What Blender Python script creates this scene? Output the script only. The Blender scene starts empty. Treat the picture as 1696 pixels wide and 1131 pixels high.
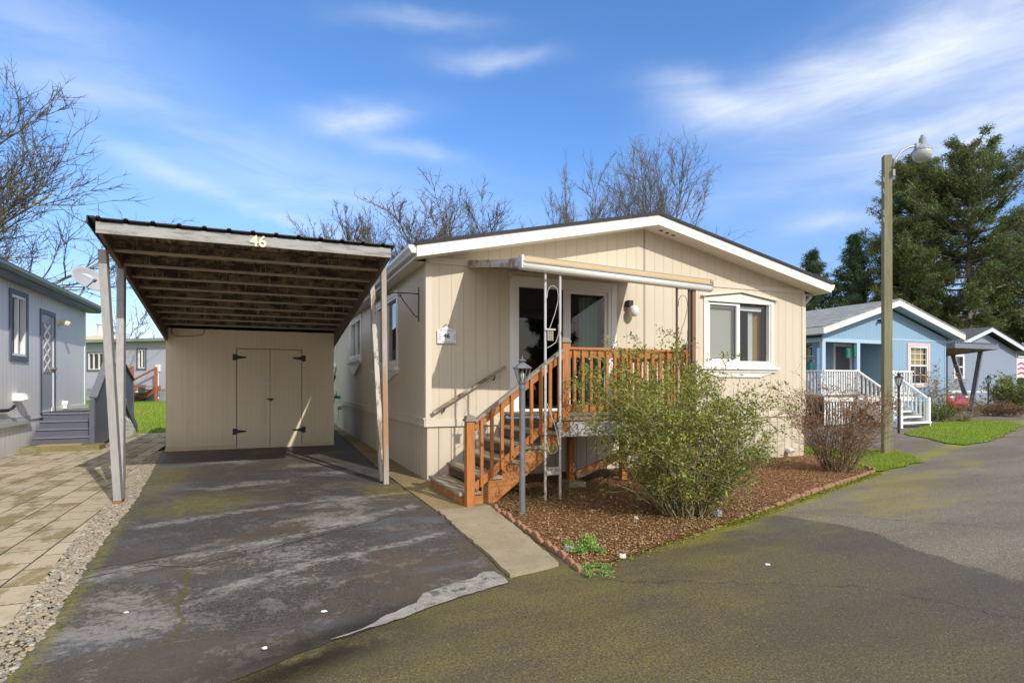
import bpy, bmesh, math, random
import numpy as np
from mathutils import Vector, Matrix
from mathutils.geometry import tessellate_polygon
D = bpy.data
SC = bpy.context.scene
COL = SC.collection
R = math.radians
rnd = random.Random(7)

# ------------------------------------------------------------------ frames, survey
CAM_H, FPX, CX, HY = 1.5, 956.0, 848.0, 635.0
def gp(x, y, z=0.0):
    Y = FPX * (CAM_H - z) / (y - HY)
    return ((x - CX) / FPX * Y, Y)

OFF = {}
class Frame:
    def __init__(s, X, Y, yaw, Z=0.0):
        s.X, s.Y, s.Z, s.a = X, Y, Z, R(yaw)
        s.c, s.s = math.cos(s.a), math.sin(s.a)
    def w(s, u, v, z=0.0):
        return Vector((s.X + u * s.c - v * s.s, s.Y + u * s.s + v * s.c, s.Z + z))
    def uv(s, X, Y):
        return ((X - s.X) * s.c + (Y - s.Y) * s.s, -(X - s.X) * s.s + (Y - s.Y) * s.c)
    def g(s, x, y, z=0.0):
        return s.uv(*gp(x, y, z))
    def root(s, name, label, cat, u=0, v=0, z=0, group=None):
        o = D.objects.new(name, None); COL.objects.link(o)
        o.empty_display_size = 0.2
        o.location = s.w(u, v, z); o.rotation_euler = (0, 0, s.a)
        tag(o, label, cat, group); OFF[o] = (u, v, z)
        return o
    def thing(s, mb, name, label, cat, mat, u=0, v=0, z=0, group=None, kind=None, **k):
        o = mb.build(name, mat, off=(u, v, z), **k)
        o.location = s.w(u, v, z); o.rotation_euler = (0, 0, s.a)
        tag(o, label, cat, group, kind); OFF[o] = (u, v, z)
        return o
B = Frame(-1.299, 8.744, 23)        # beige house, front left corner
LF = Frame(-12.53, 16.95, 23.5)       # grey house on the left, rear right corner
BG = Frame(-10.0, 33.0, -15)        # grey house at the back
K = Frame(18.75, 25.0, 23)          # blue house, front right corner
G = Frame(33.2, 38.0, 23)           # slate blue house
CP2 = Frame(21.0, 25.0, 35)         # its carport
W0 = Frame(0, 0, 0)

def tag(o, label=None, cat=None, group=None, kind=None):
    if label: o['label'] = label
    if cat: o['category'] = cat
    if group: o['group'] = group
    if kind: o['kind'] = kind
    return o

def dup(o, parent=None):
    c = o.copy(); COL.objects.link(c)
    if parent is not None: c.parent = parent
    for ch in list(o.children): dup(ch, c)
    return c

# ------------------------------------------------------------------ mesh builder
class MB:
    def __init__(s): s.v, s.f, s.mi, s.m = [], [], [], 0
    def face(s, pts):
        i = len(s.v); s.v += [tuple(p) for p in pts]; s.f.append(tuple(range(i, i + len(pts)))); s.mi.append(s.m)
    def raw(s, vs, fs):
        i = len(s.v); s.v += [tuple(p) for p in vs]
        for q in fs: s.f.append(tuple(j + i for j in q)); s.mi.append(s.m)
        return s
    def box(s, x0, y0, z0, x1, y1, z1):
        if x0 > x1: x0, x1 = x1, x0
        if y0 > y1: y0, y1 = y1, y0
        if z0 > z1: z0, z1 = z1, z0
        vs = [(x0,y0,z0),(x1,y0,z0),(x1,y1,z0),(x0,y1,z0),(x0,y0,z1),(x1,y0,z1),(x1,y1,z1),(x0,y1,z1)]
        return s.raw(vs, [(0,3,2,1),(4,5,6,7),(0,1,5,4),(1,2,6,5),(2,3,7,6),(3,0,4,7)])
    def bar(s, a, b, w, h, up=(0,0,1)):
        a, b = Vector(a), Vector(b); d = (b - a).normalized(); up = Vector(up)
        x = d.cross(up)
        if x.length < 1e-5: x = d.cross(Vector((1,0,0)))
        x.normalize(); y = x.cross(d).normalized()
        x *= w / 2; y *= h / 2
        vs = [a-x-y, a+x-y, a+x+y, a-x+y, b-x-y, b+x-y, b+x+y, b-x+y]
        return s.raw(vs, [(0,3,2,1),(4,5,6,7),(0,1,5,4),(1,2,6,5),(2,3,7,6),(3,0,4,7)])
    def tube(s, pts, rad, n=8, cap=True):
        pts = [Vector(p) for p in pts]
        if not hasattr(rad, '__len__'): rad = [rad] * len(pts)
        vs, fs = [], []
        for i, p in enumerate(pts):
            d = (pts[min(i+1, len(pts)-1)] - pts[max(i-1, 0)]).normalized()
            x = d.cross(Vector((0,0,1)))
            if x.length < 0.05: x = d.cross(Vector((1,0,0)))
            x.normalize(); y = d.cross(x)
            for k in range(n):
                t = 2 * math.pi * k / n
                vs.append(p + (x * math.cos(t) + y * math.sin(t)) * rad[i])
        for i in range(len(pts) - 1):
            for k in range(n):
                k2 = (k + 1) % n
                fs.append((i*n+k, i*n+k2, (i+1)*n+k2, (i+1)*n+k))
        if cap:
            fs.append(tuple(range(n - 1, -1, -1))); fs.append(tuple(range((len(pts)-1)*n, len(pts)*n)))
        return s.raw(vs, fs)
    def lathe(s, prof, c=(0,0,0), n=12, ph=0.0):
        vs, fs = [], []
        for r, z in prof:
            for k in range(n):
                t = 2 * math.pi * k / n + ph
                vs.append((c[0] + r * math.cos(t), c[1] + r * math.sin(t), c[2] + z))
        for i in range(len(prof) - 1):
            for k in range(n):
                k2 = (k + 1) % n
                fs.append((i*n+k, i*n+k2, (i+1)*n+k2, (i+1)*n+k))
        fs.append(tuple(range(n - 1, -1, -1))); fs.append(tuple(range((len(prof)-1)*n, len(prof)*n)))
        return s.raw(vs, fs)
    def prism(s, poly, fn, t0, t1):
        """2-D polygon swept from t0 to t1; fn(a, b, t) gives the point"""
        n = len(poly)
        vs = [fn(a, b, t0) for a, b in poly] + [fn(a, b, t1) for a, b in poly]
        fs = [tuple(range(n - 1, -1, -1)), tuple(range(n, 2 * n))]
        for i in range(n):
            j = (i + 1) % n
            fs.append((i, j, n + j, n + i))
        return s.raw(vs, fs)
    def wall(s, outer, holes, fn, depth):
        """front skin with holes (2-D) and reveals of the given depth"""
        loops = [[Vector((a, b, 0)) for a, b in outer]] + [[Vector((a, b, 0)) for a, b in h] for h in holes]
        tri = tessellate_polygon(loops)
        flat = [p for l in loops for p in l]
        s.raw([fn(p.x, p.y, 0) for p in flat], [tuple(t) for t in tri])
        for h in holes:
            for i in range(len(h)):
                a, b = h[i], h[(i + 1) % len(h)]
                s.face([fn(a[0], a[1], 0), fn(b[0], b[1], 0), fn(b[0], b[1], depth), fn(a[0], a[1], depth)])
        return s
    def build(s, name, mat, parent=None, off=None, smooth=False, bevel=0, recalc=True):
        me = D.meshes.new(name)
        if off is None: off = OFF.get(parent, (0, 0, 0))
        me.from_pydata([(x - off[0], y - off[1], z - off[2]) for x, y, z in s.v], [], s.f)
        for m in (mat if isinstance(mat, (list, tuple)) else [mat]): me.materials.append(m)
        if any(s.mi): me.polygons.foreach_set('material_index', s.mi)
        if recalc:
            bm = bmesh.new(); bm.from_mesh(me)
            bmesh.ops.recalc_face_normals(bm, faces=bm.faces); bm.to_mesh(me); bm.free()
        if smooth: me.polygons.foreach_set('use_smooth', [True] * len(me.polygons))
        o = D.objects.new(name, me); COL.objects.link(o)
        if parent is not None: o.parent = parent; OFF[o] = off
        if bevel:
            b = o.modifiers.new('bevel', 'BEVEL'); b.width = bevel; b.segments = 2; b.limit_method = 'ANGLE'
        return o

def np_mesh(name, verts, faces, mat, parent=None, off=(0,0,0), smooth=False):
    """verts (n,3), faces (m,k) numpy"""
    me = D.meshes.new(name)
    verts = np.asarray(verts, dtype=np.float32) - np.asarray(off, dtype=np.float32)
    faces = np.asarray(faces, dtype=np.int32); m, k = faces.shape
    me.vertices.add(len(verts)); me.vertices.foreach_set('co', verts.ravel())
    me.loops.add(m * k); me.loops.foreach_set('vertex_index', faces.ravel())
    me.polygons.add(m); me.polygons.foreach_set('loop_start', np.arange(0, m * k, k, dtype=np.int32))
    me.polygons.foreach_set('loop_total', np.full(m, k, dtype=np.int32))
    if smooth: me.polygons.foreach_set('use_smooth', np.ones(m, dtype=bool))
    me.update(calc_edges=True); me.validate()
    me.materials.append(mat)
    o = D.objects.new(name, me); COL.objects.link(o)
    if parent is not None: o.parent = parent
    return o

# ------------------------------------------------------------------ materials
class NT:
    def __init__(s, name):
        s.m = D.materials.new(name); s.m.use_nodes = True
        s.t = s.m.node_tree; s.b = s.t.nodes['Principled BSDF']; s.out = s.t.nodes['Material Output']
    def n(s, typ, ins=None, **kw):
        nd = s.t.nodes.new('ShaderNode' + typ)
        for k, v in kw.items(): setattr(nd, k, v)
        for k, v in (ins or {}).items(): s.set(nd.inputs[k], v)
        return nd
    def set(s, sock, v):
        if isinstance(v, bpy.types.NodeSocket): s.t.links.new(v, sock)
        elif v is not None:
            if sock.type == 'RGBA' and len(v) == 3: v = (*v, 1)
            sock.default_value = v
    def obj(s): return s.n('TexCoord').outputs['Object']
    def sep(s, v):
        o = s.n('SeparateXYZ', {0: v}).outputs; return o[0], o[1], o[2]
    def com(s, x, y, z): return s.n('CombineXYZ', {0: x, 1: y, 2: z}).outputs[0]
    def math(s, op, a, b=None, c=None, clamp=False):
        nd = s.n('Math', {0: a, 1: b, 2: c}, operation=op); nd.use_clamp = clamp; return nd.outputs[0]
    def map(s, v, scale=(1,1,1), rot=(0,0,0), loc=(0,0,0)):
        return s.n('Mapping', {'Vector': v, 'Scale': scale, 'Rotation': rot, 'Location': loc}).outputs[0]
    def noise(s, v, scale=5, detail=4, rough=0.55, dist=0.0):
        return s.n('TexNoise', {'Vector': v, 'Scale': scale, 'Detail': detail, 'Roughness': rough, 'Distortion': dist}).outputs['Fac']
    def vor(s, v, scale, feature='F1', out='Distance'):
        return s.n('TexVoronoi', {'Vector': v, 'Scale': scale}, feature=feature).outputs[out]
    def ss(s, x, a, b):
        return s.n('MapRange', {0: x, 1: a, 2: b, 3: 0.0, 4: 1.0}, interpolation_type='SMOOTHSTEP').outputs[0]
    def ramp(s, f, stops):
        nd = s.n('ValToRGB', {0: f}); e = nd.color_ramp.elements
        while len(e) < len(stops): e.new(0.5)
        for el, (p, c) in zip(e, stops):
            el.position = p; el.color = (*c, 1) if hasattr(c, '__len__') else (c, c, c, 1)
        return nd.outputs[0]
    def mix(s, f, a, b, mode='MIX'):
        nd = s.n('Mix', data_type='RGBA', blend_type=mode)
        s.set(nd.inputs[0], f); s.set(nd.inputs[6], a); s.set(nd.inputs[7], b); return nd.outputs[2]
    def rand(s): return s.n('NewGeometry').outputs['Random Per Island']
    def bump(s, h, strength=0.3, dist=0.01, normal=None):
        nd = s.n('Bump', {'Height': h, 'Strength': strength, 'Distance': dist})
        if normal is not None: s.set(nd.inputs['Normal'], normal)
        return nd.outputs[0]
    def fin(s, col, rough=0.6, normal=None, metal=0.0, spec=0.5):
        s.set(s.b.inputs['Base Color'], col); s.set(s.b.inputs['Roughness'], rough)
        s.set(s.b.inputs['Metallic'], metal); s.b.inputs['Specular IOR Level'].default_value = spec
        if normal is not None: s.set(s.b.inputs['Normal'], normal)
        return s.m

def sc(c, k): return tuple(min(1, x * k) for x in c)

def m_siding(name, col, axis, pitch=0.2, dark=0.34, rough=0.55, gw=0.022, strength=0.45, ph=0.0):
    t = NT(name); o = t.obj(); x, y, z = t.sep(o); a = x if axis == 'x' else y
    f = t.math('FRACT', t.math('DIVIDE', t.math('ADD', a, ph + 50), pitch))
    d = t.math('ABSOLUTE', t.math('SUBTRACT', f, 0.5))
    g = t.ss(d, gw * 1.6, gw * 0.6)                       # 1 in the groove
    grain = t.noise(t.map(o, (90, 90, 3)), 1.0, 3, 0.6)
    blotch = t.noise(o, 1.3, 4, 0.6)
    board = t.n('TexWhiteNoise', {'W': t.math('FLOOR', t.math('DIVIDE', t.math('ADD', a, ph + 50 + pitch/2), pitch))}, noise_dimensions='1D').outputs[0]
    c = t.mix(t.math('MULTIPLY', blotch, 0.5), sc(col, 1.03), sc(col, 0.9))
    c = t.mix(t.math('MULTIPLY', board, 0.12), c, sc(col, 0.82))
    dirt = t.math('MULTIPLY', t.ss(z, 0.55, 0.0), t.noise(t.map(o, (6, 6, 1.5)), 1, 4, 0.65))
    streak = t.math('MULTIPLY', t.ss(t.noise(t.map(o, (7, 7, .35)), 1, 5, .7), .52, .72), .16); c = t.mix(streak, c, sc((.34, .29, .2), 1.0))
    c = t.mix(t.math('MULTIPLY', t.ss(t.noise(t.map(o, (1, 1, 1)), 38, 2, .5), .72, .76), .35), c, sc(col, .45))
    c = t.mix(t.math('MULTIPLY', dirt, 0.5), c, sc((0.30, 0.25, 0.18), 0.9))
    c = t.mix(t.math('MULTIPLY', g, dark), c, sc(col, 0.35))
    h = t.math('SUBTRACT', t.math('MULTIPLY', grain, 0.12), g)
    return t.fin(c, t.math('ADD', rough, t.math('MULTIPLY', grain, 0.15)), t.bump(h, strength, 0.012))

def m_paint(name, col, rough=0.45, var=0.12, scale=3.0, bump=0.08, spec=0.5, dirt=None):
    t = NT(name); o = t.obj()
    n1 = t.noise(o, scale, 5, 0.6); n2 = t.noise(o, scale * 14, 3, 0.6)
    c = t.mix(n1, sc(col, 1 + var), sc(col, 1 - var))
    if dirt:
        c = t.mix(t.math('MULTIPLY', t.ss(t.noise(t.map(o, (2, 2, .6)), scale * 1.7, 6, .7), .5, .72), 0.7), c, dirt)
    return t.fin(c, t.math('ADD', rough - .06, t.math('MULTIPLY', n2, .12)), t.bump(n2, bump, .004), spec=spec)

def m_wood(name, c1, c2, axis='z', rough=0.6, weather=None, wth=(0.5, 0.65), scale=1.0, bump=0.35):
    t = NT(name); o = t.obj()
    s = {'x': (3, 60, 60), 'y': (60, 3, 60), 'z': (60, 60, 3)}[axis]
    s2 = {'x': (.7, 9, 9), 'y': (9, .7, 9), 'z': (9, 9, .7)}[axis]
    g = t.noise(t.map(o, tuple(q * scale for q in s)), 1, 4, .6, .4)
    big = t.noise(t.map(o, tuple(q * scale for q in s2)), 1, 4, .6)
    r = t.rand()
    c = t.mix(t.ss(g, .3, .7), c1, c2)
    c = t.mix(t.math('MULTIPLY', r, .35), c, sc(c2, .7))
    if weather:
        c = t.mix(t.ss(big, *wth), c, weather)
    return t.fin(c, rough, t.bump(g, bump, .004))

def m_peel(name, paint, under, axis='x', lo=.52, hi=.6):
    t = NT(name); o = t.obj()
    s = {'x': (2, 14, 14), 'y': (14, 2, 14), 'z': (14, 14, 2)}[axis]
    n = t.noise(t.map(o, s), 1, 8, .72); fine = t.noise(o, 60, 3)
    k = t.ss(n, lo, hi)
    c = t.mix(k, t.mix(fine, sc(paint, 1.05), sc(paint, .85)), t.mix(fine, under, sc(under, .6)))
    return t.fin(c, .7, t.bump(t.math('SUBTRACT', t.math('MULTIPLY', fine, .3), k), .5, .003))

def m_metal(name, col, rough=0.4, metal=1.0, rust=None, rl=(.55, .7)):
    t = NT(name); o = t.obj(); n = t.noise(o, 5, 5, .65); f = t.noise(o, 50, 3)
    c = t.mix(f, sc(col, 1.1), sc(col, .85)); me = metal
    if rust:
        k = t.ss(n, *rl); c = t.mix(k, c, t.mix(f, rust, sc(rust, .5))); me = t.math('MULTIPLY', t.math('SUBTRACT', 1.0, k), metal)
    return t.fin(c, t.math('ADD', rough - .05, t.math('MULTIPLY', f, .15)), t.bump(f, .05, .003), me)

def m_glass(name, tint=(.9, .93, .92), ior=1.55, rough=0.0):
    t = NT(name); t.t.nodes.remove(t.b)
    fr = t.n('Fresnel', {'IOR': ior}); tr = t.n('BsdfTransparent', {'Color': tint})
    gl = t.n('BsdfGlossy', {'Color': (1, 1, 1), 'Roughness': rough})
    nz = t.noise(t.obj(), .8, 2); gl_n = t.bump(nz, .05, .02); t.set(gl.inputs['Normal'], gl_n)
    mx = t.n('MixShader', {0: t.math('MULTIPLY', fr.outputs[0], t.math('SUBTRACT', 1.0, t.n('NewGeometry').outputs['Backfacing'])), 1: tr.outputs[0], 2: gl.outputs[0]})
    t.t.links.new(mx.outputs[0], t.out.inputs[0]); return t.m

def m_leaf(name, stops, rough=.5, trans=.25, patch=None):
    t = NT(name); c = t.ramp(t.rand(), stops)
    if patch: c = t.mix(t.math('MULTIPLY', t.ss(t.noise(t.obj(), patch[1], 5, .65), .45, .62), .75), c, patch[0])
    t.fin(c, rough, spec=.35)
    ts = t.n('BsdfTranslucent', {'Color': c}); mx = t.n('MixShader', {0: trans, 1: t.b.outputs[0], 2: ts.outputs[0]})
    t.t.links.new(mx.outputs[0], t.out.inputs[0]); return t.m

def m_bark(name, c1, c2, c3=None, scale=6):
    t = NT(name); o = t.obj(); n = t.noise(t.map(o, (1, 1, .35)), scale * 3, 6, .7); l = t.noise(o, scale * .5, 5, .7)
    c = t.mix(t.ss(n, .35, .65), c1, c2)
    if c3: c = t.mix(t.ss(l, .5, .62), c, c3)
    return t.fin(c, .85, t.bump(n, .6, .02), spec=.2)

BEIGE = (.61, .532, .402)
M = {}
M['sid_x'] = m_siding('beige_siding_front', BEIGE, 'x', .2, ph=.1)
M['sid_y'] = m_siding('beige_siding_side', BEIGE, 'y', .2)
M['skirt_x'] = m_siding('beige_skirting_front', BEIGE, 'x', .2, .8, gw=.04, ph=.1)
M['skirt_y'] = m_siding('beige_skirting_side', BEIGE, 'y', .2, .5, gw=.035)
M['shed_x'] = m_siding('beige_shed_board', (.77, .65, .47), 'x', .1, .18, gw=.03, strength=.35)
M['shed_y'] = m_siding('beige_shed_side', (.77, .65, .47), 'y', .1, .22, gw=.03, strength=.35)
M['seam'] = m_paint('dark_seam', (.16, .13, .10), .7, .2)
M['beige'] = m_paint('beige_trim_paint', (.63, .56, .45), .5, .06)
M['white'] = m_paint('white_trim_paint', (.76, .735, .67), .45, .05, dirt=(.58, .54, .46))
M['vinyl'] = m_paint('white_vinyl', (.80, .80, .78), .3, .03)
M['gutter'] = m_paint('off_white_gutter', (.66, .65, .62), .4, .08, dirt=(.45, .42, .37))
M['soffit'] = m_paint('soffit_paint', (.72, .68, .6), .6, .06)
M['black'] = m_paint('black_iron', (.02, .02, .02), .5, .2)
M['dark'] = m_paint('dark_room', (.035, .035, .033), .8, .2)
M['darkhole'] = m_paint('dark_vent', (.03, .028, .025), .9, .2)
M['glass'] = m_glass('window_glass')
M['blind'] = m_paint('pale_blind', (.40, .37, .33), .7, .05, 1.2)
M['curtain'] = m_paint('white_curtain', (.7, .7, .7), .8, .06)
M['green_curtain'] = m_paint('green_curtain', (.12, .27, .2), .8, .15)
M['wood_in'] = m_paint('brown_cupboard', (.30, .16, .06), .5, .2)
M['floor_in'] = m_paint('grey_floor', (.3, .28, .26), .7, .1)
t = NT('roof_shingle_black'); o_ = t.obj()
brk = t.n('TexBrick', {'Vector': o_, 'Color1': (.03, .03, .034), 'Color2': (.018, .018, .02), 'Mortar': (.006, .006, .006), 'Scale': 1.0, 'Mortar Size': .01, 'Brick Width': .3, 'Row Height': .14}, offset=.5)
M['roof_black'] = t.fin(t.mix(t.noise(o_, 90, 2), brk.outputs[0], (.05, .05, .055)), .9, t.bump(brk.outputs[1], .3, .01))
def m_shingle(name, a, b):
    t = NT(name); o = t.obj()
    br = t.n('TexBrick', {'Vector': t.map(o, rot=(0, 0, R(90))), 'Color1': a, 'Color2': b, 'Mortar': sc(b, .4), 'Scale': 1.0, 'Mortar Size': .012, 'Bias': .0, 'Brick Width': .33, 'Row Height': .15}, offset=.5)
    return t.fin(t.mix(t.math('MULTIPLY', t.noise(o, 40, 3), .6), br.outputs[0], sc(a, 1.5)), .9, t.bump(br.outputs[1], -.4, .01))
M['shingle_grey'] = m_shingle('grey_shingles', (.27, .285, .285), (.09, .095, .10))
M['shingle_dark'] = m_shingle('dark_shingles', (.09, .09, .1), (.045, .047, .055))
ST1, ST2 = (.50, .20, .052), (.34, .115, .024)
for ax in 'xyz': M['stain_' + ax] = m_wood('orange_stained_wood_' + ax, ST1, ST2, ax)
M['stain_worn'] = m_wood('orange_stain_weathered', ST1, ST2, 'x', weather=(.33, .28, .2), wth=(.5, .62))
M['stain_mossy'] = m_wood('orange_stain_mossy', (.50, .21, .06), (.34, .12, .03), 'x', weather=(.26, .22, .07), wth=(.5, .68))
M['tread'] = m_wood('weathered_tread', (.30, .22, .13), (.18, .12, .07), 'y', weather=(.34, .31, .24), wth=(.48, .6))
M['deckboard'] = m_wood('weathered_decking', (.30, .22, .14), (.2, .13, .08), 'x', weather=(.33, .30, .24), wth=(.45, .6))
M['riser'] = m_wood('dark_riser', (.10, .06, .03), (.05, .03, .02), 'y')
M['greywood_x'] = m_wood('grey_weathered_rail', (.32, .27, .22), (.2, .16, .13), 'x')
M['handrail'] = m_wood('brown_handrail', (.28, .2, .13), (.15, .1, .06), 'x', weather=(.36, .32, .26), wth=(.45, .6))
M['deckbeam'] = m_peel('mottled_grey_beam', (.42, .40, .36), (.18, .14, .1), 'x', .5, .62)  # grey beam with irregular darker brown blotches
M['fascia'] = m_peel('peeling_white_board', (.38, .37, .35), (.22, .21, .195), 'x', .46, .66)
M['post_grey'] = m_wood('grey_painted_post', (.40, .39, .37), (.31, .30, .28), 'z', weather=(.3, .27, .22), wth=(.58, .7), bump=.2)
M['post_rust'] = m_wood('worn_tan_post', (.40, .37, .33), (.33, .28, .23), 'z', weather=(.36, .2, .1), wth=(.46, .62), bump=.2)
M['post_peel'] = m_peel('peeling_post', (.52, .49, .44), (.30, .22, .16), 'z', .47, .56)
t = NT('carport_underside'); o_ = t.obj()
n1 = t.noise(t.map(o_, (5, 2.2, 4)), 1, 5, .65); n2 = t.noise(t.map(o_, (24, 2, 8)), 1, 4, .7)
c_ = t.mix(t.ss(n1, .42, .6), (.30, .205, .12), (.05, .036, .025)); c_ = t.mix(t.ss(n2, .56, .7), c_, (.5, .38, .24))
M['ceil'] = t.fin(c_, .8, t.bump(n2, .3, .01))
t = NT('stained_brown_joist'); o_ = t.obj()
n1 = t.noise(t.map(o_, (4, 3, 9)), 1, 6, .7); n2 = t.noise(t.map(o_, (38, 4, 3)), 1, 4, .7)
c_ = t.mix(t.ss(n1, .42, .58), (.19, .128, .075), (.04, .029, .021)); c_ = t.mix(t.ss(n2, .57, .66), c_, (.34, .24, .14))
M['joist'] = t.fin(c_, .8, t.bump(n2, .3, .01))
M['joist_edge'] = m_wood('tan_joist_edge', (.50, .42, .32), (.36, .295, .22), 'x', weather=(.24, .18, .12), wth=(.55, .7))
M['beam_dark'] = m_wood('dark_side_beam', (.18, .12, .075), (.09, .06, .042), 'y')
M['roofmetal'] = m_metal('dark_brown_roof_metal', (.035, .03, .03), .45, .3)
M['galv'] = m_metal('galvanised_post', (.42, .44, .47), .45, .6)
M['wpost'] = m_metal('white_iron_post', (.55, .55, .54), .4, .1, rust=(.25, .12, .05), rl=(.6, .68))
M['wpost_foot'] = m_metal('rusty_post_foot', (.5, .47, .42), .6, .1, rust=(.32, .17, .08), rl=(.44, .6))
M['bpost'] = m_metal('brown_iron_post', (.10, .065, .045), .5, .1)
M['awn_white'] = m_paint('white_awning_tube', (.66, .64, .58), .35, .05)
M['awn_tan'] = m_paint('tan_awning_stripe', (.56, .40, .20), .5, .15)
M['awn_alu'] = m_metal('awning_aluminium', (.55, .55, .56), .35, .8, rust=(.30, .15, .07), rl=(.5, .62))
M['awn_under'] = m_paint('awning_underside', (.5, .46, .38), .6, .1)
M['lamp_grey'] = m_metal('grey_lamp_paint', (.19, .20, .23), .45, .3)
M['lamp_post'] = m_metal('grey_post_paint', (.17, .175, .195), .5, .2, rust=(.34, .32, .29), rl=(.5, .75))
M['lamp_black'] = m_metal('black_lamp_paint', (.035, .037, .045), .4, .2)
M['lampglass'] = m_glass('lantern_glass', (.8, .82, .78), 1.5, .05)
M['bulb'] = m_paint('frosted_bulb', (.82, .82, .8), .3, .02)
M['brass'] = m_metal('dull_brass', (.35, .25, .12), .4, .9)
M['cream'] = m_paint('cream_number', (.75, .68, .5), .5, .04)
M['signwhite'] = m_paint('white_plaque', (.72, .72, .72), .4, .06, 20, dirt=(.5, .5, .56))
M['navy'] = m_paint('navy_letter', (.03, .03, .08), .5, .05)
M['terracotta'] = m_paint('terracotta_brick', (.29, .16, .095), .9, .35, 12, .4, dirt=(.22, .19, .08))
def m_conc(name, a, b, moss, mk=(.55, .7), sp=.5):
    t = NT(name); o = t.obj(); n = t.noise(o, 1.6, 6, .65); f = t.noise(o, 120, 3, .7); g = t.noise(o, 14, 5, .7)
    c = t.mix(t.ss(n, .3, .7), a, b); c = t.mix(t.math('MULTIPLY', t.ss(f, .45, .7), .55), c, sc(b, .45))
    c = t.mix(t.math('MULTIPLY', t.ss(g, *mk), .8), c, moss)
    return t.fin(c, .85, t.bump(t.math('ADD', f, t.math('MULTIPLY', g, .6)), .4, .006), spec=.3)
M['conc'] = m_conc('mossy_concrete', (.39, .335, .235), (.29, .24, .155), (.20, .175, .08), (.54, .7))
M['conc_slab'] = m_conc('brown_mossy_slab', (.32, .24, .13), (.23, .175, .09), (.17, .15, .04), (.5, .7))
M['conc_pad'] = m_conc('green_mossy_concrete', (.3, .26, .16), (.2, .18, .09), (.16, .17, .04), (.45, .6))
# ------------------------------------------------------------------ ground materials (coordinates of the house frame)
def asphalt(t, o, damp, tint):
    f = t.noise(o, 85, 3, .8); g = t.noise(o, 22, 4, .7); vo = t.vor(o, 70)
    cell = t.n('SeparateColor', {0: t.vor(o, 150, out='Color')}).outputs[0]
    c = t.mix(t.ss(f, .40, .62), sc(tint, .55), sc(tint, 1.3)); c = t.mix(t.math('MULTIPLY', t.ss(cell, .72, .8), .6), c, sc(tint, .5))
    c = t.mix(t.math('MULTIPLY', t.ss(cell, .28, .2), .5), c, sc(tint, 1.8)); c = t.mix(t.math('MULTIPLY', t.ss(cell, .035, .02), .7), c, sc(tint, 3.2))
    c = t.mix(t.math('MULTIPLY', t.ss(g, .45, .7), .35), c, sc(tint, .6))
    return c, t.math('ADD', f, t.math('MULTIPLY', vo, -.8))
def gauss(t, u, v, u0, v0, ru, rv, ang=0.0):
    du = t.math('SUBTRACT', u, u0); dv = t.math('SUBTRACT', v, v0)
    c, s = math.cos(ang), math.sin(ang)
    a = t.math('DIVIDE', t.math('ADD', t.math('MULTIPLY', du, c), t.math('MULTIPLY', dv, s)), ru)
    b = t.math('DIVIDE', t.math('SUBTRACT', t.math('MULTIPLY', dv, c), t.math('MULTIPLY', du, s)), rv)
    r2 = t.math('ADD', t.math('MULTIPLY', a, a), t.math('MULTIPLY', b, b))
    return t.math('POWER', 2.718, t.math('MULTIPLY', r2, -1.0))
def mx(t, *a):
    r = a[0]
    for b in a[1:]: r = t.math('MAXIMUM', r, b)
    return r
def crack(t, o, u, v, pts, w, amp=.12, seed=0.0):
    """thin wandering line through the points (a polyline)"""
    wob = t.map(o, loc=(seed, seed, 0))
    du = t.math('MULTIPLY', t.math('SUBTRACT', t.noise(wob, 2.2, 6, .7), .5), amp * 2)
    dv = t.math('MULTIPLY', t.math('SUBTRACT', t.noise(t.map(o, loc=(9 + seed, 4, 0)), 2.2, 6, .7), .5), amp * 2)
    uu, vv = t.math('ADD', u, du), t.math('ADD', v, dv); best = None
    for (a, b), (c, d) in zip(pts, pts[1:]):
        L2 = (c - a) ** 2 + (d - b) ** 2
        pu, pv = t.math('SUBTRACT', uu, a), t.math('SUBTRACT', vv, b)
        k = t.math('DIVIDE', t.math('ADD', t.math('MULTIPLY', pu, c - a), t.math('MULTIPLY', pv, d - b)), L2, clamp=True)
        qu = t.math('SUBTRACT', pu, t.math('MULTIPLY', k, c - a)); qv = t.math('SUBTRACT', pv, t.math('MULTIPLY', k, d - b))
        dd = t.math('SQRT', t.math('ADD', t.math('MULTIPLY', qu, qu), t.math('MULTIPLY', qv, qv)))
        best = dd if best is None else t.math('MINIMUM', best, dd)
    return t.ss(best, w, w * .35)

DAMP = (.048, .043, .040)
# --- road: damp in front, dry and pale beyond a wandering edge, moss along the flower bed
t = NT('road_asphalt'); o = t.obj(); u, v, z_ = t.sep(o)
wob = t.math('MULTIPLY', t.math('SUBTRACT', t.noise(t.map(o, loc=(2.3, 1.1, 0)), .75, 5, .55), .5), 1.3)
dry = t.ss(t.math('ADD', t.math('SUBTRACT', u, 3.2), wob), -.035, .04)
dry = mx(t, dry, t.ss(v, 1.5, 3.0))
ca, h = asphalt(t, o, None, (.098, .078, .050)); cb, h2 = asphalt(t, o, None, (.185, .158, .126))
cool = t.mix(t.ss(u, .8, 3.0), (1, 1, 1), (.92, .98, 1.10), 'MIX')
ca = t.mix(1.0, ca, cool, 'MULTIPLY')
c = t.mix(dry, ca, cb)
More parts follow.
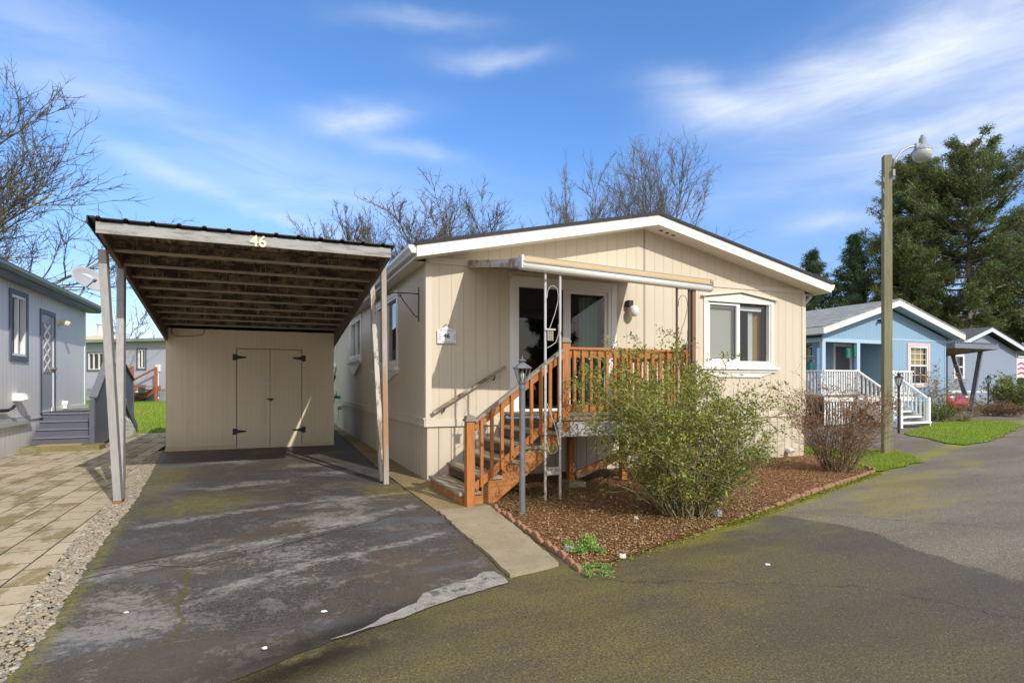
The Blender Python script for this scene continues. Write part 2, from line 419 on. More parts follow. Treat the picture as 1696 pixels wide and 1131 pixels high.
# distance in front of the bed edge (0.1,-4.56)-(7.18,-2.02)
nx, ny = 2.54 / 7.522, -7.08 / 7.522
dist = t.math('ADD', t.math('MULTIPLY', t.math('SUBTRACT', u, .1), nx), t.math('MULTIPLY', t.math('SUBTRACT', v, -4.56), ny))
mn = t.noise(t.map(o, rot=(0, 0, R(-20)), scale=(1, 2.2, 1)), 1.6, 6, .68); mf = t.noise(o, 60, 3, .8)
near = t.math('POWER', 2.718, t.math('MULTIPLY', t.math('ABSOLUTE', dist), -5.5))
far = t.math('POWER', 2.718, t.math('MULTIPLY', t.math('ABSOLUTE', dist), -.65))
m1 = t.math('MULTIPLY', t.math('MULTIPLY', t.ss(t.math('ADD', near, t.math('MULTIPLY', t.math('SUBTRACT', mn, .5), .9)), .25, .6), t.ss(u, .8, 2.6)), t.ss(mf, .3, .55))
m2 = t.math('MULTIPLY', t.ss(t.math('ADD', t.math('MULTIPLY', far, .55), t.math('MULTIPLY', t.math('SUBTRACT', mn, .5), 1.5)), .25, .7), t.ss(mf, .40, .66))
left = gauss(t, u, v, -.6, -5.6, 1.9, 1.5)
m4 = t.math('MULTIPLY', t.math('MULTIPLY', t.ss(u, 4.2, .2), t.ss(t.noise(o, 1.1, 5, .65), .34, .6)), t.ss(mf, .46, .62))
c = t.mix(t.math('MULTIPLY', m4, .75), c, (.205, .165, .030))
dm = mx(t, gauss(t, u, v, 6.6, -2.9, 2.2, .55, R(20)), t.math('MULTIPLY', gauss(t, u, v, 5.2, -3.7, 1.6, .7, R(15)), .9), gauss(t, u, v, 9.8, -2.0, 1.2, .25, R(30)))
m5 = t.math('MULTIPLY', t.ss(t.math('ADD', t.math('MULTIPLY', dm, .7), t.math('MULTIPLY', t.math('SUBTRACT', mn, .5), 1.6)), .2, .65), t.ss(mf, .38, .62))
c = t.mix(t.math('MULTIPLY', m5, .85), c, (.25, .215, .030))
spk = t.math('MULTIPLY', t.ss(t.vor(o, 5.5), .09, .05), t.ss(t.noise(o, 1.7, 4), .5, .62))
c = t.mix(t.math('MULTIPLY', spk, .85), c, (.045, .035, .022))
m3 = t.math('MULTIPLY', t.math('MULTIPLY', left, t.ss(mn, .3, .6)), t.ss(mf, .4, .62))
c = t.mix(t.math('MULTIPLY', m2, .72), c, (.22, .195, .028))
c = t.mix(t.math('MULTIPLY', m3, .45), c, (.15, .125, .035))
c = t.mix(t.math('MULTIPLY', m1, .85), c, (.24, .24, .022))
wear = t.noise(t.map(o, rot=(0, 0, R(-22)), scale=(.25, 1.1, 1)), 1.0, 5, .6)
c = t.mix(t.math('MULTIPLY', t.ss(wear, .42, .62), .30), c, (.05, .042, .032))
rc = crack(t, o, u, v, [(3.4, -3.6), (5.0, -5.2), (8.5, -6.0)], .012, .2, 4.0); rc2 = crack(t, o, u, v, [(-.2, -4.6), (1.8, -5.6), (2.6, -7.2)], .009, .22, 6.0); rc3 = crack(t, o, u, v, [(7.2, -2.2), (10.5, -3.8), (16.0, -3.5)], .014, .25, 9.0)
c = t.mix(t.math('MULTIPLY', mx(t, rc, rc2, rc3), .75), c, (.03, .025, .018))
wet = t.math('MULTIPLY', gauss(t, u, v, -2.05, -5.3, .75, .16, R(24)), t.ss(t.noise(o, 3, 4), .3, .5))
c = t.mix(t.math('MULTIPLY', wet, .9), c, (.02, .015, .011))
ro = t.math('SUBTRACT', t.math('ADD', .62, t.math('MULTIPLY', dry, .3)), t.math('MULTIPLY', wet, .42))
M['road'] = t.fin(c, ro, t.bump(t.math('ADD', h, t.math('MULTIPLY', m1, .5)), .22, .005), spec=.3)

# --- driveway
t = NT('driveway_asphalt'); o = t.obj(); u, v, z_ = t.sep(o)
ca, h = asphalt(t, o, None, (.070, .063, .057))
st = t.map(o, rot=(0, 0, R(-14)), scale=(1.0, 1.2, 1))
n1 = t.noise(st, 1.5, 9, .7, .9); n2 = t.noise(t.map(o, loc=(3, 7, 0), rot=(0, 0, R(-10)), scale=(.8, 1.6, 1)), .9, 6, .66, .4); n3 = t.noise(o, 30, 4, .75)
rustn = t.noise(t.map(o, loc=(17, 2, 0)), .75, 5, .6)
c = t.mix(t.math('MULTIPLY', t.ss(rustn, .46, .62), .75), ca, t.mix(n3, (.120, .088, .058), (.072, .055, .040)))
blue = t.math('MULTIPLY', t.ss(n2, .5, .64), .6)
c = t.mix(blue, c, t.mix(n3, (.065, .073, .088), (.15, .16, .175)))
pale = t.ss(t.math('ADD', n1, t.math('MULTIPLY', t.math('SUBTRACT', t.noise(o, 13, 6, .8), .5), .75)), .55, .66)
spots = mx(t, gauss(t, u, v, -1.55, 2.6, .9, .45, .2), gauss(t, u, v, -2.9, 3.6, .9, .45, .1), gauss(t, u, v, -2.4, .9, .9, .38, .2),
           gauss(t, u, v, -1.3, -1.0, .6, .5, .3), gauss(t, u, v, -2.1, -3.2, .7, .9, .6), gauss(t, u, v, -3.1, -4.2, .45, .9, .0), t.math('MULTIPLY', gauss(t, u, v, -1.6, -2.0, .6, .45, .3), .8), gauss(t, u, v, -1.1, 1.5, .5, .3))
pale2 = t.ss(t.math('ADD', t.math('MULTIPLY', spots, .42), t.math('ADD', t.math('MULTIPLY', t.math('SUBTRACT', n1, .5), 1.3), t.math('MULTIPLY', t.math('SUBTRACT', t.noise(o, 16, 6, .82), .5), 1.1))), .20, .46)
c = t.mix(t.math('MULTIPLY', mx(t, t.math('MULTIPLY', pale, .45), pale2), .62), c, t.mix(n3, (.38, .355, .32), (.19, .175, .155)))
# pale creases running across
cr1 = crack(t, o, u, v, [(-3.7, -3.35), (-2.9, -2.9), (-2.0, -2.5), (-.6, -1.6)], .16, .16)
cr2 = crack(t, o, u, v, [(-3.4, -1.5), (-2.0, -.9), (-.5, -.7)], .12, .16, 5.0)
cr3 = crack(t, o, u, v, [(-2.6, -3.9), (-1.7, -3.4), (-.6, -3.0)], .10, .18, 11.0)
cz = t.math('MULTIPLY', mx(t, cr1, cr2, cr3), t.ss(t.noise(o, 9, 5, .75), .38, .62))
c = t.mix(t.math('MULTIPLY', cz, .62), c, (.32, .31, .29))
# moss: left edge, right edge, patches
mn = t.noise(o, 2.3, 6, .68); mf = t.noise(o, 70, 3, .8)
led = t.math('ADD', u, 3.8)
le = t.math('POWER', 2.718, t.math('MULTIPLY', t.math('ABSOLUTE', t.math('SUBTRACT', led, t.math('MAXIMUM', t.math('MULTIPLY', v, -.085), -.5))), -7.5))
sp = mx(t, gauss(t, u, v, -3.75, 1.8, .6, 2.6), t.math('MULTIPLY', gauss(t, u, v, -3.0, -.5, 1.2, 1.0, .4), .9), gauss(t, u, v, -.55, -.4, .7, .8), t.math('MULTIPLY', gauss(t, u, v, -2.2, -4.0, 1.2, .5), .45))
ms = t.math('MULTIPLY', t.ss(t.math('ADD', mx(t, le, t.math('MULTIPLY', sp, .8)), t.math('MULTIPLY', t.math('SUBTRACT', mn, .5), .9)), .3, .75), t.ss(t.math('ADD', t.math('MULTIPLY', mf, .5), t.math('MULTIPLY', t.noise(o, 11, 6, .8), .5)), .42, .60))
c = t.mix(t.math('MULTIPLY', ms, .85), c, t.mix(mn, (.27, .25, .016), (.14, .11, .022)))
k1 = crack(t, o, u, v, [(-3.75, -3.3), (-3.1, -3.02), (-2.8, -3.2), (-2.0, -2.75), (-1.0, -2.1)], .016, .10, 2.0)
k2 = crack(t, o, u, v, [(-3.6, -3.0), (-2.9, -2.75), (-2.2, -2.5), (-1.4, -2.2)], .012, .12, 8.0)
k3 = crack(t, o, u, v, [(-2.8, -3.25), (-2.78, -3.9), (-2.72, -4.7)], .022, .16, 3.0)
vo = t.vor(t.map(t.n('VectorMath', {0: o, 1: t.n('TexNoise', {'Vector': o, 'Scale': 3.0}).outputs['Color']}, operation='ADD').outputs[0], scale=(1.3, 2.2, 1)), 1.2, 'DISTANCE_TO_EDGE')
k4 = t.math('MULTIPLY', t.ss(vo, .02, .008), gauss(t, u, v, -2.5, -2.7, .9, .35, .3))
kk = mx(t, k1, k2, k4)
c = t.mix(t.math('MULTIPLY', kk, .85), c, (.018, .017, .012))
c = t.mix(t.math('MULTIPLY', t.math('MULTIPLY', k3, t.ss(mf, .3, .5)), .8), c, (.085, .08, .014))
wet = t.math('MULTIPLY', gauss(t, u, v, -1.75, -4.95, .8, .16, R(22)), 1.0)
c = t.mix(t.math('MULTIPLY', wet, .85), c, (.02, .016, .013))
ro = t.math('SUBTRACT', t.math('ADD', .6, t.math('MULTIPLY', pale2, .25)), t.math('MULTIPLY', wet, .35))
M['drive'] = t.fin(c, ro, t.bump(t.math('SUBTRACT', h, t.math('MULTIPLY', mx(t, kk, k3), 3)), .3, .006), spec=.3)

# --- worn lip where the driveway meets the road
t = NT('worn_asphalt_lip'); o = t.obj(); f = t.noise(o, 90, 3, .8); g = t.noise(o, 7, 5, .7)
c = t.mix(t.ss(g, .35, .65), (.38, .36, .32), (.27, .25, .225)); c = t.mix(t.math('MULTIPLY', t.ss(f, .45, .65), .7), c, (.10, .09, .08)); c = t.mix(t.ss(t.noise(o, 5, 7, .75), .52, .6), c, (.11, .10, .09))
M['lip'] = t.fin(c, .9, t.bump(f, .5, .006), spec=.3)

# --- concrete pavers, courses running along v
t = NT('concrete_pavers'); o = t.obj(); u, v, z_ = t.sep(o)
uv_ = t.com(v, u, 0.0)
br = t.n('TexBrick', {'Vector': uv_, 'Color1': (0, 0, 0), 'Color2': (1, 1, 1), 'Mortar': (.5, .5, .5), 'Scale': 1.0, 'Mortar Size': .008, 'Mortar Smooth': .3, 'Bias': 0.0, 'Brick Width': .43, 'Row Height': .335}, offset=.5)
f = t.noise(o, 110, 3, .75); n = t.noise(t.map(o, scale=(1, .6, 1)), 1.1, 6, .66); n2 = t.noise(t.map(o, scale=(2.6, 1, 1)), 1.4, 5, .65)
c = t.mix(br.outputs[0], (.49, .415, .295), (.40, .335, .23)); c = t.mix(t.math('MULTIPLY', t.ss(f, .45, .7), .4), c, (.18, .15, .1))
c = t.mix(t.math('MULTIPLY', t.ss(t.math('ADD', n2, t.math('MULTIPLY', t.math('SUBTRACT', t.n('SeparateColor', {0: br.outputs[0]}).outputs[0], .5), .16)), .50, .60), .85), c, t.mix(f, (.25, .205, .10), (.185, .15, .07)))
c = t.mix(t.math('MULTIPLY', t.ss(n, .56, .7), .5), c, (.15, .15, .05))
c = t.mix(br.outputs[1], c, (.055, .05, .02))
M['paver'] = t.fin(c, .85, t.bump(t.math('SUBTRACT', t.math('MULTIPLY', f, .25), br.outputs[1]), .6, .012), spec=.3)

# --- mulch, gravel bed, soil, lawn
t = NT('bark_mulch'); o = t.obj(); u, v, z_ = t.sep(o); f = t.noise(o, 75, 4, .8, 1.5); g = t.noise(o, 2.2, 5, .65); e = t.noise(o, 26, 4, .7)
c = t.ramp(f, [(.3, (.06, .032, .018)), (.45, (.19, .09, .04)), (.6, (.32, .15, .065)), (.75, (.42, .27, .14))])
mo = t.math('MULTIPLY', t.ss(t.math('ADD', g, t.math('MULTIPLY', gauss(t, u, v, .9, -2.0, 1.0, .7), .35)), .56, .72), t.ss(e, .35, .6))
c = t.mix(t.math('MULTIPLY', mo, .75), c, (.085, .09, .018))
M['mulch'] = t.fin(c, .95, t.bump(t.math('ADD', f, e), 1.0, .03), spec=.15)
t = NT('gravel_bed'); o = t.obj(); f = t.noise(o, 40, 4, .8)
M['gravelbed'] = t.fin(t.mix(f, (.05, .045, .025), (.16, .14, .09)), .95, t.bump(f, .8, .02), spec=.15)
t = NT('river_pebbles'); f = t.noise(t.obj(), 30, 3)
c = t.ramp(t.rand(), [(0, (.17, .16, .14)), (.2, (.33, .29, .22)), (.4, (.25, .235, .2)), (.6, (.40, .33, .22)), (.8, (.34, .25, .15)), (.95, (.5, .45, .38))])
M['pebble'] = t.fin(t.mix(t.math('MULTIPLY', f, .5), c, (.17, .15, .1)), .75, spec=.3)
t = NT('lawn_soil'); o = t.obj(); g = t.noise(o, .5, 5, .65); f = t.noise(o, 50, 4, .8)
c = t.mix(t.ss(f, .35, .65), (.08, .16, .015), (.19, .34, .035)); c = t.mix(t.math('MULTIPLY', t.ss(g, .5, .68), .6), c, (.25, .26, .05))
M['lawn'] = t.fin(c, .9, t.bump(f, .8, .03), spec=.2)
t = NT('rough_ground'); o = t.obj(); g = t.noise(o, .25, 6, .65); f = t.noise(o, 9, 5, .75)
c = t.mix(t.ss(g, .4, .6), (.06, .075, .02), (.11, .085, .045)); c = t.mix(t.math('MULTIPLY', f, .5), c, (.04, .045, .015))
M['soil'] = t.fin(c, .95, t.bump(f, .6, .05), spec=.15)
M['grass'] = m_leaf('grass_blades', [(0, (.13, .23, .02)), (.5, (.24, .39, .035)), (.85, (.33, .46, .05)), (1, (.46, .44, .12))], .5, .3, patch=((.36, .34, .07), 1.1))
M['chip'] = m_leaf('bark_chips', [(0, (.13, .07, .035)), (.3, (.28, .145, .065)), (.6, (.40, .215, .10)), (.8, (.48, .30, .15)), (.93, (.56, .44, .27)), (1, (.22, .22, .06))], .85, 0.0)
M['dryleaf'] = m_leaf('dry_leaves', [(0, (.17, .10, .04)), (.5, (.30, .20, .085)), (.85, (.38, .29, .14)), (1, (.2, .21, .06))], .7, .15)

# ------------------------------------------------------------------ ground sheets
def inside(P, poly):
    x, y = P[:, 0], P[:, 1]; r = np.zeros(len(P), bool); n = len(poly)
    for i in range(n):
        (x0, y0), (x1, y1) = poly[i], poly[(i + 1) % n]
        if y0 == y1: continue
        c = ((y0 > y) != (y1 > y)) & (x < (x1 - x0) * (y - y0) / (y1 - y0) + x0)
        r ^= c
    return r
def rough(poly, step=.12, amp=.012, seed=1):
    q = random.Random(seed); out = []
    for i in range(len(poly)):
        a, b = Vector(poly[i]), Vector(poly[(i + 1) % len(poly)]); L = (b - a).length
        n = max(1, min(400, int(L / step)))
        for k in range(n):
            p = a.lerp(b, k / n); s = amp if k else 0
            out.append((p.x + q.uniform(-s, s), p.y + q.uniform(-s, s)))
    return out
def sheet(name, poly, z, mat, label, cat, frame=B, thick=0, z_of=None):
    mb = MB()
    pts = [Vector((a, b, 0)) for a, b in poly]
    tri = tessellate_polygon([pts])
    zz = z_of or (lambda a, b: z)
    mb.raw([(p.x, p.y, zz(p.x, p.y)) for p in pts], [tuple(q) for q in tri])
    if thick:
        for i in range(len(poly)):
            a, b = poly[i], poly[(i + 1) % len(poly)]
            mb.face([(a[0], a[1], z), (a[0], a[1], z - thick), (b[0], b[1], z - thick), (b[0], b[1], z)])
    o = frame.thing(mb, name, label, cat, mat, kind='structure')
    n = o.data.polygons
    if len(n) and n[0].normal.z < 0: o.data.flip_normals()
    return o

sheet('ground', [(-300, -120), (300, -120), (300, 400), (-300, 400)], -.03, M['soil'], 'rough mossy soil ground stretching out between the houses', 'ground')
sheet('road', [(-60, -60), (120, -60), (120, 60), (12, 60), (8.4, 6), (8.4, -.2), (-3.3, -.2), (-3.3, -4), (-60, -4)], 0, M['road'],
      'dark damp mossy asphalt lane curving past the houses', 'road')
DRV = [(-3.4, -5.85), (-1.95, -5.1), (-1.3, -4.83), (-.55, -4.42), (-.47, -3.6), (-.43, -2.8), (-.385, -2.0), (-.42, .73), (-.2, 12), (-4.35, 12), (-4.35, 6.2), (-3.79, .1), (-3.665, -2.07), (-3.45, -4.4)]
sheet('driveway', rough(DRV, .1, .012, 3), .005, M['drive'], 'stained cracked dark asphalt driveway under the carport', 'driveway')
APR = [B.g(*p) for p in [(527,1067),(560,1058),(600,1045),(640,1034),(680,1020),(720,1004),(760,990),(800,979),(842,966),(836,958),(820,948),(802,948),(780,960),(745,970),(700,984),(690,1000),(664,1010),(640,1020),(610,1038),(580,1050)]]
sheet('driveway_lip', rough(APR, .05, .010, 8), .010, M['lip'], 'pale worn asphalt lip where the driveway meets the lane', 'driveway edge')
PAT_E = [(-3.6, -7), (-3.675, -4.23), (-3.9, -1.965), (-4.02, -.38), (-4.3, 3), (-4.45, 4.9), (-4.5, 11.6)]
sheet('patio', PAT_E + [(-30, 11.6), (-30, -7)], .012, M['paver'], 'mossy beige concrete paver patio beside the grey house', 'patio')
GRV = rough([(-3.3, -7), (-3.4, -5.8), (-3.43, -4.4), (-3.645, -2.07), (-3.77, .1), (-4.33, 6.2)], .1, .012, 5)[:-40] + [(-4.33, 6.2), (-4.45, 6.2)] + PAT_E[::-1][1:]
sheet('gravel_strip', GRV, .003, M['gravelbed'], 'dirt bed under the pebble strip beside the driveway', 'gravel bed')
sheet('slab_walk', [(-.40, -2.01), (.30, -2.01), (.30, .3), (0.05, .3), (0.05, 12), (-.2, 12), (-.42, .73)], .022, M['conc_slab'], 'brown mossy concrete strip along the side of the beige house', 'concrete strip', thick=.03)
PATH = rough([(-.385, -2.03), (.26, -2.03), (.14, -3.1), (-.013, -4.335), (-.494, -4.452), (-.45, -3.6), (-.42, -2.8)], .09, .014, 2)
sheet('path', PATH, .03, M['conc'], 'short pale concrete path between the steps and the lane', 'path', thick=.035)
BED = [(.28, -2.02), (.10, -4.56), (7.18, -2.02), (7.3, -1.5), (8.0, -.9), (8.1, .1), (.3, .1)]
sheet('flower_bed', BED, .018, M['mulch'], 'bark mulch flower bed in front of the beige house', 'flower bed')
LAWN_BACK = lambda a, b: .016 + max(0, min(.46, (b - 11.6) * .025))
mb = MB()
for v0, v1 in ((11.6, 30), (30, 90)):
    mb.face([(-60, v0, LAWN_BACK(0, v0)), (60, v0, LAWN_BACK(0, v0)), (60, v1, LAWN_BACK(0, v1)), (-60, v1, LAWN_BACK(0, v1))])
B.thing(mb, 'lawn', 'bright green lawn sloping up behind the grey house on the left', 'lawn', M['lawn'], kind='structure')
GR1 = rough([(7.30, -2.0), (9.33, -1.48), (10.2, -.6), (10.7, .05), (9.9, .35), (9.6, 1.2), (8.9, 5), (8.05, 5), (8.05, -.4), (7.3, -1.46)], .2, .04, 4)
sheet('lawn_patch', GR1, .02, M['lawn'], 'small lawn patch around the wooden lamp pole', 'lawn')
GR2 = rough([B.uv(*gp(x, y)) for x, y in [(1508,722),(1540,727),(1570,735),(1600,738),(1640,731),(1672,718),(1692,703),(1672,699),(1620,697),(1575,697),(1540,704),(1500,717)]], .35, .08, 6)
sheet('front_lawn', GR2, .02, M['lawn'], 'bright lawn in front of the blue house steps', 'lawn')

# ------------------------------------------------------------------ scattered ground cover
def in_poly(poly, n, rng):
    P = np.array(poly); lo, hi = P.min(0), P.max(0); out = np.zeros((0, 2))
    while len(out) < n:
        q = rng.uniform(lo, hi, (n, 2)); out = np.vstack([out, q[inside(q, poly)]])
    return out[:n]
def blades(P, z, h, w, rng, lean=.5):
    """P (n,2) -> thin triangles"""
    n = len(P); a = rng.uniform(0, 2 * np.pi, n); hh = h * rng.uniform(.5, 1.2, n); l = hh * lean * rng.uniform(0, 1, n); b = rng.uniform(0, 2 * np.pi, n)
    zz = z if hasattr(z, '__len__') else np.full(n, z)
    base = np.c_[P, zz]; side = np.c_[np.cos(a), np.sin(a), np.zeros(n)] * (w / 2)
    tip = base + np.c_[l * np.cos(b), l * np.sin(b), hh]
    V = np.stack([base - side, base + side, tip], 1).reshape(-1, 3)
    return V, np.arange(3 * n).reshape(-1, 3)
def stuff(name, V, Fc, mat, label, cat, frame=B, smooth=False):
    o = np_mesh(name, V, Fc, mat, smooth=smooth)
    o.location = frame.w(0, 0, 0); o.rotation_euler = (0, 0, frame.a)
    return tag(o, label, cat, kind='stuff')
rng = np.random.default_rng(5)
V, Fc = blades(in_poly(GR1, 34000, rng), .02, .034, .010, rng)
stuff('grass', V, Fc, M['grass'], 'short bright grass growing around the wooden lamp pole', 'grass')
V, Fc = blades(in_poly(GR2, 26000, rng), .02, .038, .022, rng)
stuff('grass', V, Fc, M['grass'], 'short bright grass in front of the blue house', 'grass')
Pb = in_poly([(-9.5, 11.6), (-3.5, 11.6), (-5.5, 27), (-16, 27)], 26000, rng)
V, Fc = blades(Pb, np.array([LAWN_BACK(0, b) for b in Pb[:, 1]]), .08, .035, rng)
stuff('grass', V, Fc, M['grass'], 'bright grass on the sloping lawn behind the patio', 'grass')
def chips(P, z, L, W, rng, tilt=.5):
    n = len(P); a = rng.uniform(0, 2 * np.pi, n); l = L * rng.uniform(.4, 1.3, n); w = W * rng.uniform(.5, 1.3, n)
    e1 = np.c_[np.cos(a), np.sin(a), rng.normal(0, tilt * .5, n)] * l[:, None] * .5
    e2 = np.c_[-np.sin(a), np.cos(a), rng.normal(0, tilt, n)] * w[:, None] * .5
    c = np.c_[P, z + rng.uniform(0.004, .022, n)]
    V = np.stack([c - e1, c + e2 * .9 - e1 * .1, c + e1, c - e2], 1).reshape(-1, 3)
    return V, np.arange(4 * n).reshape(-1, 4)
V, Fc = chips(in_poly(BED, 52000, rng), .018, .029, .010, rng, .35)
stuff('bark_chips', V, Fc, M['chip'], 'loose reddish bark chips covering the flower bed', 'bark chips')
V, Fc = chips(in_poly([(.35, -3.2), (.2, -4.5), (3.6, -3.35), (3.5, -2.6)], 2600, rng), .022, .030, .018, rng, .6)
stuff('dry_leaves', V, Fc, M['dryleaf'], 'fallen dry leaves at the lane end of the flower bed', 'leaves')
# moss tufts along the front edge of the bed
q = rng.uniform(0, 1, 9000); d = np.abs(rng.normal(0, .06, 9000))
Pm = np.c_[.1 + 7.08 * q + nx * d, -4.56 + 2.54 * q + ny * d]; Pm = Pm[(q > .3) | (rng.uniform(0, 1, 9000) < .15)]
V, Fc = chips(Pm, .002, .018, .016, rng, .6)
M['moss'] = m_leaf('moss', [(0, (.10, .11, .01)), (.6, (.19, .21, .015)), (1, (.30, .29, .03))], .9, .1)
stuff('moss', V, Fc, M['moss'], 'yellow green moss along the brick edging', 'moss')
# pebbles
bm = bmesh.new(); bmesh.ops.create_icosphere(bm, subdivisions=2, radius=1)
sv = np.array([v.co[:] for v in bm.verts]); sf = np.array([[q.index for q in f.verts] for f in bm.faces]); bm.free()
P = in_poly(GRV, 13000, rng); P = P[(P[:, 1] > -5.4)]
n = len(P); s = np.clip(.0098 * np.exp(rng.normal(0, .42, n)), .005, .02); Vs, Fs = [], []
for i in range(n):
    a = rng.uniform(0, 6.28); ca, sa = math.cos(a), math.sin(a)
    q = sv * (s[i] * rng.uniform(.8, 1.4), s[i] * rng.uniform(.6, 1.0), s[i] * rng.uniform(.45, .7))
    q = q * (1 + .12 * np.sin(sv @ rng.normal(0, 2, 3)))[:, None]
    x, y = q[:, 0] * ca - q[:, 1] * sa, q[:, 0] * sa + q[:, 1] * ca
    Vs.append(np.c_[x + P[i, 0], y + P[i, 1], q[:, 2] + .006 + s[i] * .25]); Fs.append(sf + i * len(sv))
stuff('gravel', np.vstack(Vs), np.vstack(Fs), M['pebble'], 'rounded river pebbles in a strip between the patio and the driveway', 'pebbles', smooth=True)
# ------------------------------------------------------------------ helpers for house parts
FX = lambda v0: (lambda a, b, d: (a, v0 + d, b))        # front plane: a = u, b = z, depth along +v
FY = lambda u0: (lambda a, b, d: (u0 + d, a, b))        # left plane : a = v, b = z, depth along +u
FYr = lambda u0: (lambda a, b, d: (u0 - d, a, b))       # right-hand plane seen from +u
rect = lambda a0, b0, a1, b1: [(a0, b0), (a1, b0), (a1, b1), (a0, b1)]
def pbox(mb, fn, a0, b0, a1, b1, d0, d1):
    p, q = fn(a0, b0, d0), fn(a1, b1, d1); mb.box(*p, *q); return mb
def frame_ring(mb, fn, a0, b0, a1, b1, w, d0, d1, wb=None):
    wb = w if wb is None else wb
    pbox(mb, fn, a0, b0, a0 + w, b1, d0, d1); pbox(mb, fn, a1 - w, b0, a1, b1, d0, d1)
    pbox(mb, fn, a0 + w, b1 - w, a1 - w, b1, d0, d1); pbox(mb, fn, a0 + w, b0, a1 - w, b0 + wb, d0, d1)
    return mb
def inner_room(mb, fn, a0, b0, a1, b1, d0, d1):
    P = lambda a, b, d: fn(a, b, d)
    mb.face([P(a0,b0,d1), P(a1,b0,d1), P(a1,b1,d1), P(a0,b1,d1)])
    mb.face([P(a0,b0,d0), P(a0,b1,d0), P(a0,b1,d1), P(a0,b0,d1)]); mb.face([P(a1,b0,d0), P(a1,b1,d0), P(a1,b1,d1), P(a1,b0,d1)])
    mb.face([P(a0,b1,d0), P(a1,b1,d0), P(a1,b1,d1), P(a0,b1,d1)]); mb.face([P(a0,b0,d0), P(a1,b0,d0), P(a1,b0,d1), P(a0,b0,d1)])
    return mb
def flat(mb, fn, a0, b0, a1, b1, d):
    mb.face([fn(a0,b0,d), fn(a1,b0,d), fn(a1,b1,d), fn(a0,b1,d)]); return mb
def text_mesh(s, size, depth, mat, name, parent, mtx, bold=0.0):
    cu = D.curves.new(name, 'FONT'); cu.body = s; cu.size = size; cu.extrude = depth; cu.align_x = 'CENTER'; cu.align_y = 'CENTER'; cu.offset = bold
    tmp = D.objects.new('tmp_text', cu); COL.objects.link(tmp)
    dg = bpy.context.evaluated_depsgraph_get(); me = D.meshes.new_from_object(tmp.evaluated_get(dg))
    D.objects.remove(tmp); D.curves.remove(cu)
    me.transform(Matrix.Translation(-Vector(OFF.get(parent, (0, 0, 0)))) @ mtx); me.materials.clear(); me.materials.append(mat)
    o = D.objects.new(name, me); COL.objects.link(o); o.parent = parent; OFF[o] = OFF.get(parent, (0, 0, 0))
    return o
def wave_curtain(mb, fn, a0, a1, b0, b1, d, amp=.03, n=40, per=.09):
    for i in range(n):
        x0, x1 = a0 + (a1 - a0) * i / n, a0 + (a1 - a0) * (i + 1) / n
        y = lambda x: d + amp * math.sin(x / per * 2 * math.pi) + amp * .5 * math.sin(x / per * 1.3)
        mb.face([fn(x0, b0, y(x0)), fn(x1, b0, y(x1)), fn(x1, b1, y(x1)), fn(x0, b1, y(x0))])
    return mb

# ================================================================== BEIGE HOUSE
W, LEN = 7.94, 16.5
house = B.root('beige_house', 'beige manufactured house with low gable roof, white fascia and sliding glass door', 'house')
ZE, ZA = 3.44, 4.34                                     # wall height at the eaves, at the ridge
slope = (ZA - ZE) / (W / 2)
door_h, win_h = rect(1.47, 1.02, 3.28, 3.13), rect(5.39, 1.90, 6.99, 3.09)
mb = MB().wall([(0, .845), (W, .845), (W, ZE), (W / 2, ZA), (0, ZE)], [door_h, win_h], FX(0), .10)
mb.build('front_wall', M['sid_x'], house)
lw = [(2.12, 1.90, 4.28, 3.14), (6.6, 2.22, 8.6, 3.2), (12.4, 2.2, 13.6, 3.15)]
mb = MB().wall(rect(0, .845, LEN, ZE), [rect(*q) for q in lw], FY(0), .10); mb.build('side_wall', M['sid_y'], house)
mb = MB(); flat(mb, FYr(W), 0, -.2, LEN, ZE, 0); flat(mb, FX(LEN), 0, -.2, W, ZE, 0); mb.face([(0, LEN, ZE), (W, LEN, ZE), (W/2, LEN, ZA)])
mb.build('rear_wall', M['sid_y'], house)
mb = MB(); flat(mb, FX(.02), .02, -.25, W, .85, 0); mb.build('front_skirting', M['skirt_x'], house)
mb = MB(); flat(mb, FY(.02), .02, -.25, LEN, .85, 0); mb.build('side_skirting', M['skirt_y'], house)
mb = MB()
pbox(mb, FX(0), -.012, .84, W + .012, .95, -.014, -.001)          # belt
pbox(mb, FX(0), 0.03, 3.325, W - .03, 3.42, -.018, -.001)         # frieze
pbox(mb, FX(0), -.012, .951, .085, 3.324, -.016, -.001); pbox(mb, FX(0), W - .09, .951, W + .012, 3.324, -.016, -.001)
mb.build('front_trim', M['beige'], house, bevel=.003)
mb = MB(); pbox(mb, FX(0), W / 2 - .009, 3.425, W / 2 + .009, 4.235, -.004, -.001); mb.build('wall_seam', M['seam'], house)
mb = MB(); pbox(mb, FX(0), W / 2 - .009, .955, W / 2 + .009, 3.32, -.004, -.001); mb.build('wall_seam', M['seam'], house)
mb = MB(); pbox(mb, FY(0), .0, .84, LEN, .95, -.030, -.001); pbox(mb, FY(0), .0, .951, LEN, .975, -.045, -.001)
pbox(mb, FY(0), 0.0, .976, .09, 3.33, -.014, -.001)
mb.build('side_belt', M['beige'], house, bevel=.003)
